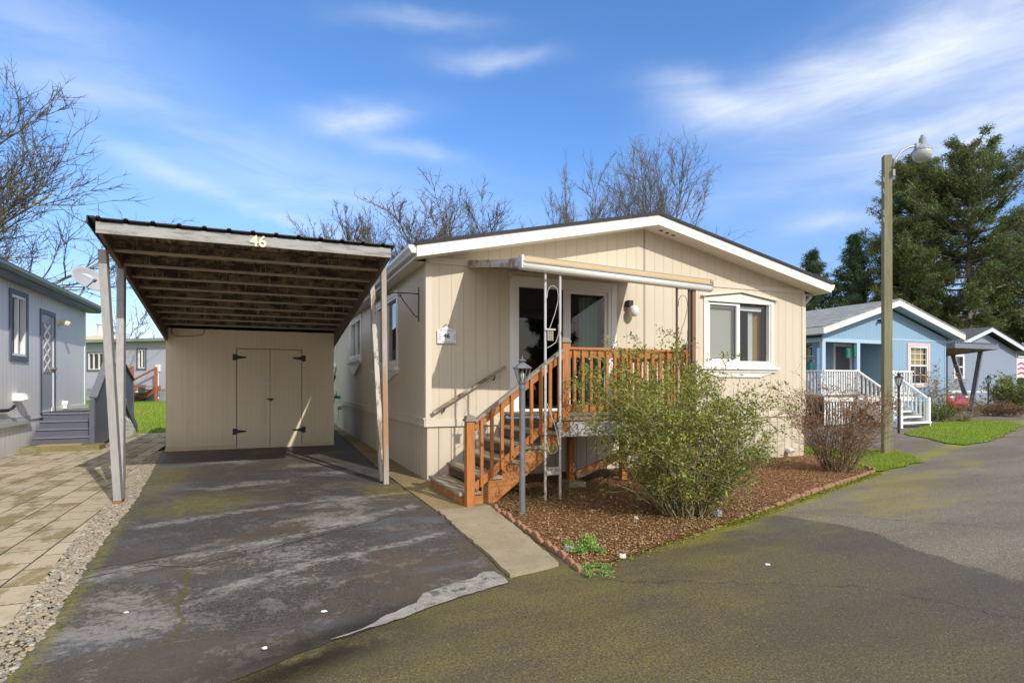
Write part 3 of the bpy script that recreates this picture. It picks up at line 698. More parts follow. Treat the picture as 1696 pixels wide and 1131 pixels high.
# roof
EU, OV = .245, .42
zt = lambda u: 3.505 + (4.415 - 3.505) * (u + EU) / (W / 2 + EU) if u <= W / 2 else zt(W - u)
mb = MB()
for u0, u1 in ((-EU - .02, W / 2), (W / 2, W + EU + .02)):
    mb.prism([(u0, zt(u0) + .028), (u1, zt(u1) + .028), (u1, zt(u1) - .02), (u0, zt(u0) - .02)], lambda a, b, t_: (a, t_, b), -OV - .025, LEN + .3)
roof = mb.build('roof', M['roof_black'], house)
mb = MB()
for u0, u1 in ((-EU, W / 2), (W / 2, W + EU)):
    mb.prism([(u0, zt(u0) - .021), (u1, zt(u1) - .021), (u1, zt(u1) - .19), (u0, zt(u0) - .19)], lambda a, b, t_: (a, t_, b), -OV, -OV + .025)
mb.prism([(-EU, zt(-EU) - .022), (-EU + .02, zt(-EU) - .022), (-EU + .02, zt(-EU) - .19), (-EU, zt(-EU) - .19)], lambda a, b, t_: (a, t_, b), -OV + .026, LEN + .3)
mb.prism([(W + EU, zt(-EU) - .022), (W + EU - .02, zt(-EU) - .022), (W + EU - .02, zt(-EU) - .19), (W + EU, zt(-EU) - .19)], lambda a, b, t_: (a, t_, b), -OV + .026, LEN + .3)
mb.build('fascia', M['white'], house)
mb = MB()
for u0, u1 in ((-EU + .02, W / 2), (W / 2, W + EU - .02)):
    mb.prism([(u0, zt(u0) - .155), (u1, zt(u1) - .155), (u1, zt(u1) - .17), (u0, zt(u0) - .17)], lambda a, b, t_: (a, t_, b), -OV + .026, -.002)
mb.box(-EU + .021, .02, 3.335, -.003, LEN, 3.345); mb.box(W + .003, .02, 3.335, W + EU - .021, LEN, 3.345)
sof = mb.build('soffit', M['soffit'], house)
for k in range(3):
    mb = MB(); u = W / 2 + .22 + .13 * k; z = zt(u) - .172
    mb.raw([(u + .038 * math.cos(a), -.2 + .038 * math.sin(a), z - slope * .038 * math.cos(a) * .9) for a in [i * math.pi / 6 for i in range(12)]], [tuple(range(12))])
    mb.build('soffit_vent', M['darkhole'], sof, recalc=False)
# gutter along the left eave (K-profile with an end cap) and downpipe at the right corner
mb = MB()
gp_ = [(-EU - .002, 3.48), (-EU - .002, 3.37), (-EU - .07, 3.37), (-EU - .085, 3.40), (-EU - .115, 3.44), (-EU - .115, 3.485)]
mb.prism(gp_, lambda a, b, t_: (a, t_, b), -OV + .02, LEN)
gp2 = [(W + EU + .002, 3.48), (W + EU + .002, 3.37), (W + EU + .07, 3.37), (W + EU + .115, 3.44), (W + EU + .115, 3.485)]
mb.prism(gp2, lambda a, b, t_: (a, t_, b), -OV + .02, LEN)
gut = mb.build('gutter', M['gutter'], house)
mb = MB(); mb.tube([(W + EU + .05, .12, 3.37), (W + EU + .05, .12, 3.30), (W + .055, .10, 3.10), (W + .055, .10, .2)], .035, 8)
mb.build('downpipe', M['beige'], gut)
mb = MB(); mb.tube([(W + .055, .10, 2.25), (W + .11, -.02, 2.28), (W + .14, -.04, 2.30)], [.02, .025, .03], 8); mb.build('side_spotlight', M['black'], house)
# sliding door
sd = MB(); frame_ring(sd, FX(0), 1.37, .98, 3.385, 3.235, .11, -.022, -.001, .05)
sd = sd.build('door_casing', M['vinyl'], house, bevel=.004)
mb = MB(); frame_ring(mb, FX(0), 1.475, 1.025, 3.275, 3.125, .055, -.012, .09, .06)
pbox(mb, FX(0), 2.36, 1.086, 2.44, 3.069, .012, .05)
frame_ring(mb, FX(0), 2.441, 1.086, 3.219, 3.069, .055, .02, .06)
mb.build('sliding_door_frame', M['vinyl'], sd, bevel=.003)
mb = MB(); pbox(mb, FX(0), 1.531, 1.086, 2.36, 3.069, .055, .06); pbox(mb, FX(0), 2.497, 1.142, 3.163, 3.013, .035, .04); mb.build('glass', M['glass'], sd)
mb = MB(); pbox(mb, FX(0), 1.34, 3.18, 1.40, 3.27, -.05, -.023); mb.build('door_bracket', M['beige'], sd)
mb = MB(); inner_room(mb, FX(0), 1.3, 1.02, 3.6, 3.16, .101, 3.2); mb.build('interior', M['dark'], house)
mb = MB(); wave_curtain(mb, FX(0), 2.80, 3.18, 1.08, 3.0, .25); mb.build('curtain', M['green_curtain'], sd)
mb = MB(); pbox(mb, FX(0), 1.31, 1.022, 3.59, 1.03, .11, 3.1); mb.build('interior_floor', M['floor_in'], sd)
# front window with its pediment and sill
wn = MB(); frame_ring(wn, FX(0), 5.305, 1.82, 7.075, 3.135, .083, -.024, -.001)
wn.prism([(5.42, 3.136), (6.96, 3.136), (6.19, 3.235)], lambda a, b, t_: (a, t_, b), -.024, -.001)
pd_ = MB(); pd_.prism([(5.24, 3.128), (6.19, 3.25), (7.14, 3.128), (7.14, 3.155), (6.19, 3.283), (5.24, 3.155)], lambda a, b, t_: (a, t_, b), -.075, -.001)
pbox(wn, FX(0), 5.20, 1.765, 7.18, 1.82, -.085, -.001); pbox(wn, FX(0), 5.26, 1.715, 7.12, 1.764, -.05, -.001)
wn.prism([(5.3, 1.714), (7.08, 1.714), (6.7, 1.62), (5.68, 1.62)], lambda a, b, t_: (a, t_, b), -.03, -.001)
wn = wn.build('front_window', M['white'], house, bevel=.004)
pd_.build('pediment', m_paint('cream_pediment', (.70, .65, .55), .5, .05), wn, bevel=.004)
mb = MB(); frame_ring(mb, FX(0), 5.395, 1.905, 6.985, 3.085, .03, -.008, .08)
pbox(mb, FX(0), 6.16, 1.941, 6.20, 3.029, .0, .06); frame_ring(mb, FX(0), 5.441, 1.941, 6.159, 3.029, .03, .01, .05)
mb.build('sash', M['vinyl'], wn)
mb = MB(); pbox(mb, FX(0), 5.472, 1.972, 6.128, 2.998, .03, .034); pbox(mb, FX(0), 6.201, 1.941, 6.939, 3.029, .05, .054); mb.build('glass', M['glass'], wn)
mb = MB(); pbox(mb, FX(0), 5.42, 1.93, 6.18, 2.95, .13, .14); mb.build('blind', M['blind'], wn)
mb = MB(); pbox(mb, FX(0), 5.43, 2.95, 6.17, 3.0, .11, .15); pbox(mb, FX(0), 6.22, 2.93, 6.86, 3.0, .11, .15); mb.build('blind_rail', M['vinyl'], wn)
mb = MB(); wave_curtain(mb, FX(0), 6.58, 6.72, 1.92, 2.92, .2, .02, 16, .06); mb.build('curtain', M['curtain'], wn)
mb = MB(); pbox(mb, FX(0), 6.74, 1.9, 6.96, 3.0, .24, .3); mb.build('cupboard', M['wood_in'], wn)
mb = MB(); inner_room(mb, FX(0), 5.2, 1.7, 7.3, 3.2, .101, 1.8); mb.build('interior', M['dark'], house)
# side windows with triangular aprons
for i, (a0, b0, a1, b1) in enumerate(lw):
    w_ = MB(); frame_ring(w_, FY(0), a0 - .1, b0 - .1, a1 + .1, b1 + .1, .105, -.024, -.001)
    pbox(w_, FY(0), a0 - .2, b0 - .16, a1 + .2, b0 - .1, -.1, -.001); pbox(w_, FY(0), a0 - .14, b0 - .21, a1 + .14, b0 - .161, -.06, -.001)
    mid = (a0 + a1) / 2; lo = .5 if i else .42
    w_.prism([(a0 - .12, b0 - .211), (a1 + .12, b0 - .211), (mid + .05, b0 - lo), (mid - .05, b0 - lo)], lambda a, b, t_: (t_, a, b), -.055, -.001)
    w_ = w_.build('side_window', M['white'], house, bevel=.004)
    mb = MB(); frame_ring(mb, FY(0), a0, b0, a1, b1, .04, -.006, .08); pbox(mb, FY(0), mid - .02, b0 + .041, mid + .02, b1 - .041, .0, .06); mb.build('sash', M['vinyl'], w_)
    mb = MB(); pbox(mb, FY(0), a0 + .041, b0 + .041, a1 - .041, b1 - .041, .062, .066); mb.build('glass', M['glass'], w_)
    mb = MB(); inner_room(mb, FY(0), a0 - .1, b0 - .1, a1 + .1, b1 + .1, .101, .9); mb.build('interior', M['dark'], w_)
# porch light, side meter pipe, vents
mb = MB(); mb.lathe([(.03, 0), (.055, .01), (.055, .05), (.02, .07)], (0, 0, 0), 12)
lt = MB(); pbox(lt, FX(0), 3.565, 2.84, 3.665, 2.95, -.12, -.001); lt = lt.build('porch_light', M['black'], house, bevel=.01)
mb = MB(); mb.lathe([(.02, .10), (.06, .085), (.088, .04), (.088, -.03), (.055, -.085), (.01, -.10)], (3.66, -.13, 2.76), 14); mb.build('globe', M['bulb'], lt, smooth=True)
mb = MB(); mb.tube([(7.46, .02, .16), (7.46, -.07, .15), (7.46, -.11, .12)], [.055, .06, .065], 10); mb.build('skirting_vent', M['white'], house)
mb = MB(); mb.tube([(-.02, 10.6, .75), (-.16, 10.6, .75)], .09, 10); mb.tube([(-.1, 10.7, .7), (-.1, 10.7, .3)], .012, 6); mb.build('side_vent', M['vinyl'], house)
mb = MB(); mb.tube([(-.05, 12.2, 1.75), (-.28, 11.6, 1.25)], .035, 8); mb.build('side_pipe', M['black'], house)
mb = MB(); mb.box(-.22, 11.0, 1.0, -.03, 11.25, 1.1); mb.tube([(-.12, 11.3, 1.25), (-.12, 11.1, 1.1), (-.2, 11.0, 1.15)], .015, 6); mb.build('hose_bracket', m_paint('teal_plastic', (.03, .2, .25), .4), house)

# number plaque
sg = B.root('house_number_sign', 'white number 46 plaque hung on the beige wall left of the sliding door', 'sign', .31, -.03, 2.25)
mb = MB(); mb.prism([(.165, 2.11), (.46, 2.12), (.455, 2.31), (.40, 2.335), (.31, 2.375), (.22, 2.335), (.16, 2.31)], lambda a, b, t_: (a, t_, b), -.034, -.018); mb.build('plaque', M['signwhite'], sg, bevel=.002)
text_mesh('46', .10, .002, M['navy'], 'number', sg, Matrix.Translation((.31, -.036, 2.225)) @ Matrix.Rotation(R(90), 4, 'X'), .002)
mb = MB()
for k in range(5): mb.box(.20 + .045 * k, -.0365, 2.305, .235 + .045 * k, -.0345, 2.313)
for k in range(4): mb.box(.23 + .05 * k, -.0365, 2.135, .262 + .05 * k, -.0345, 2.142)
for k in range(6):
    mb.lathe([(.006, -.0005), (.006, .0005)], (0, 0, 0), 6) if False else mb.box(.19 + (k % 2) * .23, -.0365, 2.17 + .035 * (k // 2), .215 + (k % 2) * .23, -.0345, 2.182 + .035 * (k // 2))
mb.build('print', m_paint('slate_ornament', (.2, .2, .27), .5), sg)
mb = MB(); mb.tube([(.26, -.025, 2.35), (.28, -.025, 2.395), (.31, -.025, 2.41), (.34, -.025, 2.395), (.36, -.025, 2.35)], .004, 5); mb.build('hanger', M['black'], sg)
# hanging-plant bracket on the side wall
mb = MB(); U = -.012
mb.box(-.012, .44, 2.48, -.001, .47, 3.02); mb.tube([(-.01, .455, 2.92), (-.30, .455, 2.92), (-.42, .455, 2.915), (-.47, .455, 2.88), (-.50, .455, 2.90), (-.48, .455, 2.94)], .009, 6)
mb.tube([(-.01, .455, 2.56), (-.06, .455, 2.56), (-.09, .455, 2.60), (-.25, .455, 2.80), (-.31, .455, 2.90), (-.28, .455, 2.87)], .008, 6)
mb.tube([(-.28, .455, 2.91), (-.30, .455, 2.86), (-.33, .455, 2.87), (-.33, .455, 2.91)], .006, 5)
B.thing(mb, 'plant_bracket', 'black wrought iron hanging plant bracket on the side wall near the corner', 'bracket', M['black'], -.02, .455, 2.7)
# grab rail on the front wall
hr = B.root('wall_handrail', 'worn brown wooden handrail on the wall beside the orange steps', 'handrail', .65, -.07, 1.4)
mb = MB(); mb.bar((.08, -.09, 1.06), (1.26, -.09, 1.765), .036, .052); mb.build('rail', M['handrail'], hr, bevel=.008)
for u in (.26, 1.08):
    z = 1.06 + (u - .08) / 1.18 * .705
    mb = MB(); mb.tube([(u, -.002, z - .10), (u, -.06, z - .09), (u, -.09, z - .04)], .011, 6); mb.build('wall_bracket', M['black'], hr)

# ================================================================== PORCH AWNING with two scroll posts
aw = B.root('porch_awning', 'flat metal porch awning with tan and white front beam over the sliding door', 'awning', 2.15, -1, 3.1)
def az(u, v, zf): # right end hangs a little lower
    return zf - .05 * (-v / 2.05) + (u - .67) / 2.99 * (-.095) * (-v / 2.05)
u0, u1, vf = .67, 3.63, -2.05
mb = MB()
n = 20
for k in range(n):
    a, b = u0 + .004 + (u1 - u0 - .008) * k / n, u0 + .004 + (u1 - u0 - .008) * (k + 1) / n
    for s, (p, q, dz) in enumerate(((a, b - .03, 0), (b - .034, b + .004, .008))):
        zb0, zb1 = 3.345 + dz, 3.02 + dz
        mb.raw([(p, -.02, zb0), (q, -.02, zb0), (q, vf + .06, az(q, vf, zb1)), (p, vf + .06, az(p, vf, zb1)),
                (p, -.02, zb0 + .01), (q, -.02, zb0 + .01), (q, vf + .06, az(q, vf, zb1) + .01), (p, vf + .06, az(p, vf, zb1) + .01)],
               [(0,1,2,3),(7,6,5,4),(0,4,5,1),(1,5,6,2),(2,6,7,3),(3,7,4,0)])
mb.build('canopy', M['awn_under'], aw)
mb = MB(); a, b = (u0, vf, az(u0, vf, 3.0)), (u1, vf, az(u1, vf, 3.0))
mb.tube([a, b], .052, 12); mb.build('front_tube', M['awn_white'], aw, smooth=True)
mb = MB(); mb.bar((u0, vf, 3.038), (u1, vf, az(u1, vf, 3.088)), .055, .062); mb.build('front_stripe', M['awn_tan'], aw)
mb = MB(); mb.bar((u0, vf + .0, 3.002), (u1, vf + .0, az(u1, vf, 3.052)), .09, .02); mb.bar((u0 + .05, vf + .01, 3.076), (u1 - .02, vf + .01, az(u1, vf, 3.126)), .06, .012); mb.build('front_channel', m_paint('grey_channel', (.27, .26, .24), .5), aw)
for uu in (u0, u1):
    mb = MB()
    for dz, h in ((.035, .05), (-.025, .05), (.005, .012)):
        mb.bar((uu, -.03, 3.35 + dz), (uu, vf - .02, az(uu, vf, 3.035) + dz), .03, h)
    mb.box(uu - .02, vf - .045, az(uu, vf, 3.045) - .08, uu + .02, vf + .06, az(uu, vf, 3.045) + .085)
    mb.build('side_channel', M['awn_alu'], aw, bevel=.004)
mb = MB(); mb.box(u0 - .01, -.10, 3.29, u0 + .05, -.002, 3.41); mb.box(u0 + .051, -.03, 3.31, u1, -.002, 3.38); mb.build('wall_channel', M['awn_alu'], aw)
def scroll_post(ua, ub, vv, ztop, mat, foot):
    p = MB()
    for u in (ua, ub): p.tube([(u, vv, .42), (u, vv, ztop)], .0165, 8)
    p.tube([(ua, vv, ztop), (ub, vv, ztop)], .013, 6)
    p = p.build('scroll_post', mat, aw)
    mb = MB()
    for u in (ua, ub): mb.tube([(u, vv, 0), (u, vv, .42)], .018, 8)
    mb.box(ua + .016, vv - .012, .34, ub - .016, vv + .012, .44); mb.build('foot', foot, p)
    mb = MB(); m_, w_ = (ua + ub) / 2, (ub - ua) / 2 - .02
    s = [(-.95, 2.10), (-.5, 2.2), (.3, 2.37), (.85, 2.53), (.95, 2.62), (.75, 2.70), (.2, 2.74), (-.4, 2.73), (-.85, 2.67), (-.95, 2.58)]
    mb.tube([(m_ + w_ * x, vv, z) for x, z in s], .0042, 5); mb.build('scroll', mat, p); mb = MB(); mb.tube([(m_ + w_ * x, vv, z) for x, z in [(-.95, 1.95), (-.4, 1.97), (.5, 2.02), (.95, 2.12), (.95, 2.25)]], .0042, 5)
    mb.build('scroll', mat, p)
    mb = MB(); mb.tube([(m_ + w_ * x, vv, 3.35 - z) for x, z in s], .005, 5); mb.build('scroll', mat, p)
    return p
scroll_post(1.01, 1.22, -2.02, 2.90, M['wpost'], M['wpost_foot'])
q_ = scroll_post(3.06, 3.27, -2.02, 2.835, M['bpost'], M['bpost'])
mb = MB(); mb.box(3.315, -2.045, 0, 3.375, -1.995, 2.84); mb.build('side_post', m_metal('rust_brown_post', (.20, .12, .075), .6, .2), aw)
bell = B.root('hanging_tag', 'small pale patterned tag hanging on the white awning post', 'ornament', 1.09, -2.05, 2.2)
mb = MB(); mb.box(1.02, -2.05, 2.04, 1.11, -2.043, 2.165)
mb.build('tag_board', m_siding('patterned_tag', (.34, .30, .25), 'x', .03, .9, gw=.2), bell); mb = MB(); mb.bar((.985, -2.055, 2.18), (1.135, -2.055, 2.18), .015, .02); mb.build('tag_bar', M['awn_under'], bell)

# ================================================================== DECK and STEPS
dk = B.root('porch_steps', 'orange stained wooden porch deck with railing and steps below the awning', 'porch', 1.7, -1.0, 0)
DU0, DU1, DV, DZ = 1.27, 3.5, -1.85, 1.05
mb = MB(); nb = 13
for k in range(nb):
    a = DV - .03 + (-.03 - DV) * k / nb; mb.box(DU0 - .03, a, DZ - .035, DU1 + .03, a + (-DV) / nb - .012, DZ)
mb.build('deck_boards', M['deckboard'], dk)
mb = MB(); mb.box(DU0, DV, DZ - .25, DU1, DV + .04, DZ - .036); mb.build('front_beam', M['deckbeam'], dk)
mb = MB(); mb.box(DU0, DV + .041, DZ - .25, DU0 + .04, -.03, DZ - .036); mb.box(DU1 - .04, DV + .041, DZ - .25, DU1, -.03, DZ - .036)
for k in range(3): mb.box(DU0 + .6 + .5 * k, DV + .041, DZ - .2, DU0 + .64 + .5 * k, -.03, DZ - .037)
mb.build('joists', M['riser'], dk)
for u in (1.85, 2.75, 3.4):
    mb = MB(); mb.box(u - .045, -1.2, .05, u + .045, -1.11, DZ - .201); mb.build('support_post', M['stain_z'], dk)
mb = MB(); mb.bar((1.90, -1.22, .17), (3.35, -1.22, .66), .04, .11); mb.build('brace', M['stain_worn'], dk)
mb = MB(); mb.prism([(1.70, 0.0), (2.02, 0.0), (2.0, .09), (1.74, .10)], lambda a, b, t_: (a, t_, b), -1.34, -1.02); mb.build('footing', M['conc'], dk, bevel=.015)
def cap(mb, u, v, z, w):
    mb.box(u - w, v - w, z, u + w, v + w, z + .025); mb.box(u - w + .015, v - w + .015, z + .025, u + w - .015, v + w - .015, z + .06)
    mb.raw([(u-w+.02, v-w+.02, z+.06), (u+w-.02, v-w+.02, z+.06), (u+w-.02, v+w-.02, z+.06), (u-w+.02, v+w-.02, z+.06), (u, v, z+.085)], [(0,1,4),(1,2,4),(2,3,4),(3,0,4)])
def newel(u, v, z0, z1):
    mb = MB(); mb.box(u - .052, v - .052, z0, u + .052, v + .052, z1); p = mb.build('newel_post', M['stain_z'], dk, bevel=.004)
    mb = MB(); cap(mb, u, v, z1, .068); mb.build('post_cap', M['greywood_x'], p)
newel(1.40, -1.80, .86, 2.04); newel(3.42, -1.80, .86, 2.0); newel(3.42, -.09, .86, 1.98)
newel(.03, -1.945, .0, 1.045)
def railing(p0, p1, name_mat, nbal, sl=False):
    """level or raking rail between two points at deck/tread height"""
    p0, p1 = Vector(p0), Vector(p1); up = Vector((0, 0, 1))
    mb = MB(); mb.bar(p0 + up * .915, p1 + up * .915, .09, .036); r = mb.build('railing', M['greywood_x'] if sl else M['stain_x'], dk, bevel=.004)
    mb = MB(); mb.bar(p0 + up * .845, p1 + up * .845, .038, .09); mb.bar(p0 + up * .12, p1 + up * .12, .038, .09); mb.build('rails', M['stain_x'] if abs(p1.x - p0.x) > .2 else M['stain_y'], r)
    d = (p1 - p0); nrm = Vector((d.y, -d.x, 0)).normalized() * .036
    for k in range(nbal):
        q = p0 + d * ((k + .6) / (nbal + .2)) + nrm
        mb = MB(); mb.box(q.x - .019, q.y - .017, q.z + .07, q.x + .019, q.y + .017, q.z + .885); mb.build('baluster', M['stain_z'], r)
railing((1.455, -1.80, DZ), (3.365, -1.80, DZ), None, 15)
railing((3.42, -1.74, DZ), (3.42, -.14, DZ), None, 12)
def rail_slope():
    a, b = Vector((.09, -1.94, .12)), Vector((1.345, -1.87, 1.03))
    railing(a, b, None, 9, True)
rail_slope()
NS, RUN, U0 = 5, .27, -.08
for k in range(NS):
    z = .175 * (k + 1); u = U0 + RUN * k
    mb = MB(); mb.box(u, -1.885, z - .038, u + .145, -.42, z); mb.box(u + .152, -1.885, z - .038, u + .30, -.42, z); mb.build('tread', M['tread'], dk, bevel=.004)
    mb = MB(); mb.box(u + .035, -1.80, z - .175 + .02, u + .05, -.46, z - .039); mb.build('riser', M['riser'] if k else M['stain_worn'], dk)
for vv in (-1.86, -.47):
    prof = [(U0 + .03, 0.0)]
    for k in range(NS):
        prof += [(U0 + .03 + RUN * k, .175 * (k + 1) - .039), (U0 + .03 + RUN * (k + 1), .175 * (k + 1) - .039)]
    prof += [(DU0 + .0, DZ - .251), (DU0 + .0, DZ - .40), (.36, 0.0)]
    mb = MB(); mb.prism(prof, lambda a, b, t_: (a, t_, b), vv, vv + .038); mb.build('stringer', M['stain_mossy'], dk)

# ================================================================== CARPORT
cp = B.root('carport', 'weathered open carport with sloping metal roof, brown underside and number 46', 'carport', -2.3, 2.5, 0)
CU0, CU1, CV0, CV1 = -4.0, -.67, -.61, 9.2
zc = lambda v: 3.205 - .0755 * (v + .61)               # underside of the joists
def cw(mb):                                            # the roof widens a little towards the shed
    mb.v = [(u + (u - CU1) / (CU0 - CU1) * -.042 * (v + .61), v, z) for u, v, z in mb.v]; return mb
def sl(mb, u0, u1, v0, v1, d0, d1):
    mb.raw([(u0, v0, zc(v0)+d0), (u1, v0, zc(v0)+d0), (u1, v1, zc(v1)+d0), (u0, v1, zc(v1)+d0), (u0, v0, zc(v0)+d1), (u1, v0, zc(v0)+d1), (u1, v1, zc(v1)+d1), (u0, v1, zc(v1)+d1)],
           [(0,3,2,1),(4,5,6,7),(0,1,5,4),(1,2,6,5),(2,3,7,6),(3,0,4,7)])
mb = MB(); sl(mb, CU0, CU1, CV0 + .04, CV1, .14, .155); cw(mb).build('roof_boards', M['ceil'], cp)
mb = MB(); pts = []; u = CU0 - .07; du = .268; end = CU1 + .06
while u < end - .02:
    for x, h in ((0, 0), (.05, 0), (.065, .017), (.095, .017), (.11, 0)):
        if u + x <= end: pts.append((u + x, h))
    u += du
pts.append((end, 0))
for (a, ha), (b, hb) in zip(pts, pts[1:]):
    v0, v1 = CV0 - .09, CV1 + .08
    T = lambda uu, vv, h: (uu, vv, zc(vv) + .160 + h * 1.0)
    mb.face([T(a, v0, ha), T(b, v0, hb), T(b, v1, hb), T(a, v1, ha)]); mb.face([T(a, v0, ha + .012), T(a, v1, ha + .012), T(b, v1, hb + .012), T(b, v0, hb + .012)])
    mb.face([T(a, v0, ha), T(a, v0, ha + .012), T(b, v0, hb + .012), T(b, v0, hb)])
sl(mb, CU0 - .10, CU0 - .02, CV0 - .09, CV1 + .08, .175, .185); sl(mb, CU0 - .10, CU0 - .085, CV0 - .09, CV1, .10, .175)
cw(mb).build('metal_roof', M['roofmetal'], cp, recalc=False)
mb = MB(); mb.box(CU0 - .02, CV0 - .04, zc(CV0) + .012, CU1 + .01, CV0, zc(CV0) + .142); mb.build('fascia_board', M['fascia'], cp, bevel=.003)
for uu in (CU0, CU1 - .045):
    v0, v1 = CV0 + .001, CV1; lo = lambda v: zc(v) - .01 - .036 * (v + .61)
    mb = MB(); mb.raw([(uu, v0, lo(v0)), (uu + .045, v0, lo(v0)), (uu + .045, v1, lo(v1)), (uu, v1, lo(v1)), (uu, v0, zc(v0) + .139), (uu + .045, v0, zc(v0) + .139), (uu + .045, v1, zc(v1) + .139), (uu, v1, zc(v1) + .139)], [(0,3,2,1),(4,5,6,7),(0,1,5,4),(1,2,6,5),(2,3,7,6),(3,0,4,7)]); cw(mb).build('side_beam', M['beam_dark'], cp)
nj = 9
for k in range(nj):
    v = CV0 + .62 + k * .68
    mb = MB(); z = zc(v); mb.box(CU0 + .046, v, z + .02, CU1 - .046, v + .042, z + .132); j = cw(mb).build('joist', M['joist'], cp)
    mb = MB(); mb.box(CU0 + .047, v - .006, z - .008, CU1 - .047, v + .05, z + .0195); cw(mb).build('joist_edge', M['joist_edge'], j)
# nailing strips running with the slope between the joists
for k in range(11):
    u = CU0 + .18 + k * .29
    mb = MB(); sl(mb, u, u + .035, CV0 + .05, 6.0, .1325, .1385); cw(mb).build('batten', M['joist'], cp)
def cpost(a, b, w, d, mat, foot=None):
    mb = MB(); mb.bar(a, b, w, d, up=(0, 1, 0)); p = mb.build('post', mat, cp, bevel=.004)
    if foot:
        v = Vector(b) - Vector(a); mb = MB(); mb.bar(Vector(a) - v * .002, Vector(a) + v.normalized() * .055, w + .012, d + .012, up=(0, 1, 0)); mb.build('post_foot', foot, p)
M['rustfoot'] = m_metal('rusty_shoe', (.30, .15, .08), .8, .2, rust=(.2, .08, .03), rl=(.4, .6))
cpost((-3.93, .02, 0), (-4.045, -.20, 3.11), .085, .14, M['post_grey'], M['rustfoot'])
cpost((-3.94, .16, 0), (-4.045, .76, 3.10), .085, .14, M['post_grey'])
cpost((-.585, .12, 0), (-.625, .12, 3.30), .075, .10, M['post_rust'])
cpost((-.60, .32, 0), (-.63, 1.12, 3.12), .075, .13, M['post_peel'])
text_mesh('46', .19, .008, M['cream'], 'house_number', cp, Matrix.Translation((-2.32, CV0 - .05, zc(CV0) + .068)) @ Matrix.Rotation(R(90), 4, 'X'), .004)

# ================================================================== SHED at the end of the carport
sh = B.root('shed', 'beige board shed with double doors standing at the back of the carport', 'shed', -2.5, 6.1, 0)
SU0, SU1, SV0, SV1, SZ = -4.27, -.72, 6.1, 9.0, 2.72
dh = rect(-2.868, .05, -1.447, 2.308)
mb = MB().wall(rect(SU0, .0, SU1, SZ), [dh], FX(SV0), .03); mb.build('front_wall', M['shed_x'], sh)
mb = MB(); flat(mb, FY(SU0), SV0, 0, SV1, SZ, 0); flat(mb, FYr(SU1), SV0, 0, SV1, SZ, 0); flat(mb, FX(SV1), SU0, 0, SU1, SZ, 0); mb.face([(SU0, SV0, SZ), (SU1, SV0, SZ), (SU1, SV1, SZ), (SU0, SV1, SZ)]); mb.build('side_wall', M['shed_y'], sh)
M['shed_trim'] = m_paint('shed_trim', (.58, .45, .3), .6, .08)
for a, b in ((SU0 - .005, -2.88), (-1.44, SU1 + .005)):
    mb = MB(); pbox(mb, FX(SV0), a, 0, b, .10, -.014, -.001); mb.build('base_trim', M['shed_trim'], sh)
mid = -2.155
for s, (a, b) in enumerate(((-2.853, mid - .005), (mid + .005, -1.462))):
    mb = MB(); pbox(mb, FX(SV0), a, .03, b, 2.293, -.004, .02); dr = mb.build('door', M['shed_x'], sh)
    hx = a if s == 0 else b; sg_ = 1 if s == 0 else -1
    for z in (.40, 2.10):
        mb = MB(); pbox(mb, FX(SV0), hx - .07, z - .07, hx + .07, z + .07, -.014, -.004) if False else None
        mb.box(hx - sg_ * .09, SV0 - .014, z - .07, hx - sg_ * .005, SV0 - .0045, z + .07)
        mb.prism([(hx - sg_ * .005, z - .045), (hx + sg_ * .07, z - .03), (hx + sg_ * .20, z - .012), (hx + sg_ * .20, z + .012), (hx + sg_ * .07, z + .03), (hx - sg_ * .005, z + .045)], lambda p, q, t_: (p, t_, q), SV0 - .014, SV0 - .0045)
        mb.build('hinge', M['black'], dr)
mb = MB(); mb.box(mid - .07, SV0 - .02, 1.12, mid + .07, SV0 - .005, 1.15); mb.tube([(mid + .02, SV0 - .02, 1.15), (mid + .05, SV0 - .03, 1.11), (mid - .02, SV0 - .03, 1.10)], .012, 6); mb.build('latch', M['rustfoot'], sh)
mb = MB(); mb.box(mid - .10, SV0 - .012, 1.48, mid + .03, SV0 - .005, 1.53); mb.build('number_plate', M['gutter'], sh)
mb = MB(); mb.tube([(-4.16, SV0 - .012, 2.72), (-4.15, SV0 - .014, 2.60), (-4.08, SV0 - .014, 2.545), (-3.8, SV0 - .014, 2.55), (-3.56, SV0 - .014, 2.585), (-3.52, SV0 - .014, 2.64), (-3.51, SV0 - .012, 2.72)], .007, 6); mb.build('cable', M['black'], sh)
# dark bin in the gap behind the shed
bn = B.root('wheelie_bin', 'dark bin standing in the shaded gap between the shed and the beige house', 'bin', -.5, 10.2, 0)
mb = MB(); mb.raw([(-.68,9.95,.02),(-.36,9.95,.02),(-.36,10.35,.02),(-.68,10.35,.02),(-.72,9.9,.95),(-.32,9.9,.95),(-.32,10.4,.95),(-.72,10.4,.95)], [(0,3,2,1),(4,5,6,7),(0,1,5,4),(1,2,6,5),(2,3,7,6),(3,0,4,7)]); mb.build('bin_body', M['black'], bn, bevel=.02)
mb = MB(); mb.box(-.74, 9.86, .951, -.30, 10.42, 1.0); mb.build('lid', M['dark'], bn, bevel=.015)
